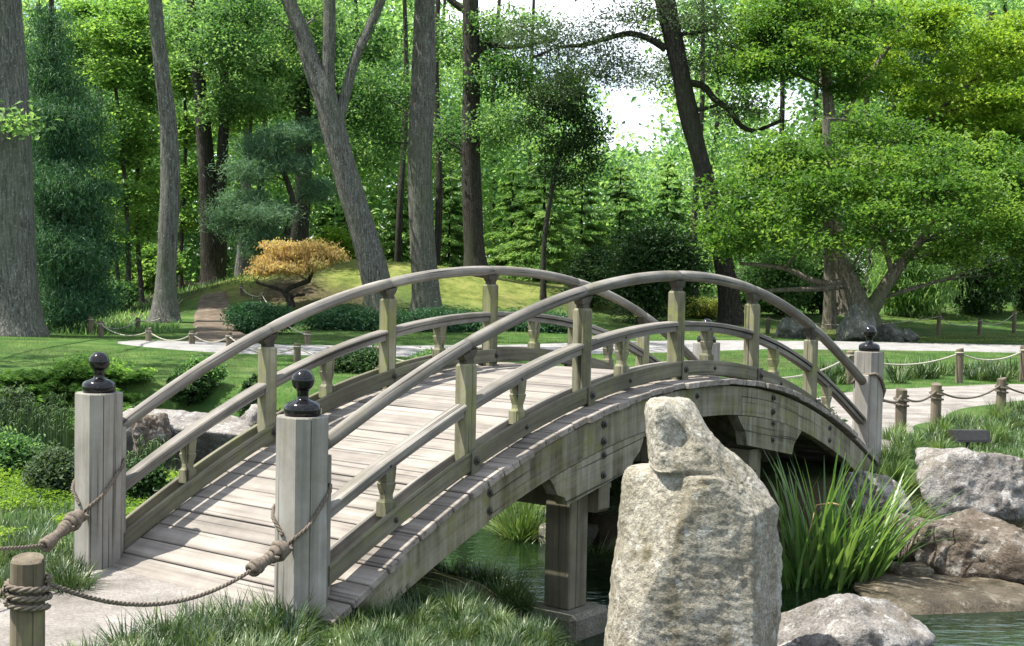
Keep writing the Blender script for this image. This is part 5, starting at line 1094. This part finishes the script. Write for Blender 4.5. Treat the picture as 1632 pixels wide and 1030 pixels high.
patch = lambda x, y, f=.8, s=3: fbm(np.stack([x * f, y * f, x * 0], 1), 3, s)
scatter('lawn_grass', 'short green lawn grass beyond the pond and paths', 120000, (-11, 14, 12.5, 36), M['lawn'], .055, .010, lambda x, y: vis(x, y) & pathfree(x, y) & (sdist(x, y) > .45) & offbridge(x, y) & (patch(x, y) > -.75), 401)
scatter('mound_grass', 'mossy yellow green turf on the mounds', 50000, (-18, 20, 36, 56), M['moss_blade'], .05, .018, lambda x, y: vis(x, y) & pathfree(x, y) & (patch(x, y, .6, 7) > -.2) & (y < 50), 402)
scatter('bank_grass', 'thin grass along the pond banks', 60000, (-6, 7, 5.4, 15), M['blade_dark'], .085, .006, lambda x, y: vis(x, y) & pathfree(x, y, .12) & (sdist(x, y) > .2) & offbridge(x, y) & (patch(x, y, 1.4, 5) > -.5), 403, seg=2)
scatter('woodland_undergrowth', 'low green undergrowth along the edge of the wood', 35000, (-20, 22, 30, 62), M['leaf_mid'], .22, .05, lambda x, y: vis(x, y, 1) & pathfree(x, y, .3) & (((y > 50) | ((x < -8) & (y > 31)) | ((x > 3) & (y > 52)))) & (patch(x, y, .5, 9) > -.15), 404)
# pale creeping cover at the near left
g = np.random.default_rng(9); x = g.uniform(-4.2, -2.0, 60000); y = g.uniform(7.2, 11.0, 60000); ok = pathfree(x, y, .1) & (sdist(x, y) > .35) & offbridge(x, y) & (patch(x, y, 1.6, 4) > -.5); x, y = x[ok][:26000], y[ok][:26000]
q = np.stack([x, y, H(x, y) + g.uniform(.0, .05, len(x)) + .03 * patch(x, y, 3, 8)], 1); tag(leaves('ground_cover', q, .030, .018, M['leaf_yellow'], None, 1.3, None, 0, 11), 'pale yellow green creeping cover left of the left end post', 'ground cover', None, 'stuff')

# ---------------------------------------------------------------- the wood behind
g = np.random.default_rng(77); pts = []; lvs = []
def skygap(px, py): return ((px > 930) & (px < 1085) & (py < 250)) | ((px > 780) & (px < 930) & (py < 150)) | ((px > 1215) & (px < 1300) & (py > 120) & (py < 205)) | ((px > 60) & (px < 150) & (py > 5) & (py < 60)) | ((px > 690) & (px < 780) & (py < 60) & (py > -40))
cl = []
for i in range(6000):
    if i == 5200: g = np.random.default_rng(78)
    px, py, D = g.uniform(-120, 1760), g.uniform(-70, 480), g.uniform(58, 82)
    if i >= 5200: py = g.uniform(170, 470); px = g.uniform(-60, 1000)
    if skygap(px + g.normal(0, 10), py + g.normal(0, 10)): continue
    if py > 400 and g.random() < .35: continue
    cl.append(tuple(P(px, py, D)) + (g.uniform(.55, 1.35),))
cl = np.array(cl); per = 44; s = np.repeat(cl[:, 3], per)
q = np.repeat(cl[:, :3], per, 0) + g.normal(size=(len(s), 3)) * s[:, None] * np.array([.75, .75, .42]); lv = np.repeat(g.uniform(.1, .9, len(cl)), per)
hi = q[:, 2] > H(q[:, 0], q[:, 1]) + .1
cb = []
for i in range(1500):
    px, py, D = g.uniform(-150, 1790), g.uniform(-60, 470), g.uniform(86, 97)
    if not skygap(px + g.normal(0, 12), py + g.normal(0, 12)): cb.append(tuple(P(px, py, D)))
q2 = np.repeat(np.array(cb), 45, 0) + g.normal(size=(len(cb) * 45, 3)) * np.array([1.3, 1.3, .8]); lv2 = np.repeat(g.uniform(0, .8, len(cb)), 45); h2 = q2[:, 2] > 0
tag(leaves('distant_wood', q2[h2], .5, .36, M['leaf_far'], None, .6, None, .15, 79, lv2[h2]), 'pale haze-tinted green mass of the most distant trees closing the garden', 'wood', None, 'stuff')
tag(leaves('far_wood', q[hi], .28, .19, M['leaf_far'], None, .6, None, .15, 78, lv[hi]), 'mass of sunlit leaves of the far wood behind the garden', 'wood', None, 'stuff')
tm = [trunk_mesh('thin_trunk', [(0, 0, -.3), (.15 * s, 0, 4), (-.1, .1 * s, 9), (.1, 0, 15)], [.17, .14, .11, .07], M['darkbark'], 8, .06, s) for s in (1, 2, 3)]
for i, (px, D) in enumerate([(120, 60), (165, 56), (240, 61), (418, 60), (560, 62), (632, 56), (692, 52), (700, 66), (790, 64), (1110, 58), (1130, 66), (1230, 62), (1295, 64), (1425, 60), (1500, 66), (1590, 62), (60, 64), (330, 66), (840, 68), (1380, 58)]):
    c = P(px, 440, D); o = link('thin_trunk', tm[i % 3]); o.location = (c.x, D, Hs(c.x, D)); o.rotation_euler = (0, 0, i); tag(o, 'thin dark trunk deep in the wood ' + ['behind the upper part of the feathery conifer', 'behind the leftmost sapling', 'left of the bare grey trunk', 'left of the blue green pine', 'left of the mottled trunk above the orange maple', 'midway between the V tree and the mottled trunk', 'touching the right side of the mottled trunk', 'just right of the mottled trunk in its shade', 'right of the straight brown trunk', 'left of the leaning dark tree foot', 'right behind the leaning dark tree foot', 'above the low maple branches', 'behind the laurel by the maple trunk', 'behind the fork of the spreading maple', 'behind the pale long-leaved shrub', 'above the dark rhododendron', 'between the huge trunk and the conifer', 'behind the dark twin trunks', 'left of the clear stemmed cypress', 'right of the spreading maple trunk'][i], 'tree', 'thin trunks in the far wood')

print('TRIS', sum(len(o.data.loops) - 2 * len(o.data.polygons) for o in bpy.data.objects if o.type == 'MESH'), sum(len(m_.loops) - 2 * len(m_.polygons) for m_ in bpy.data.meshes))
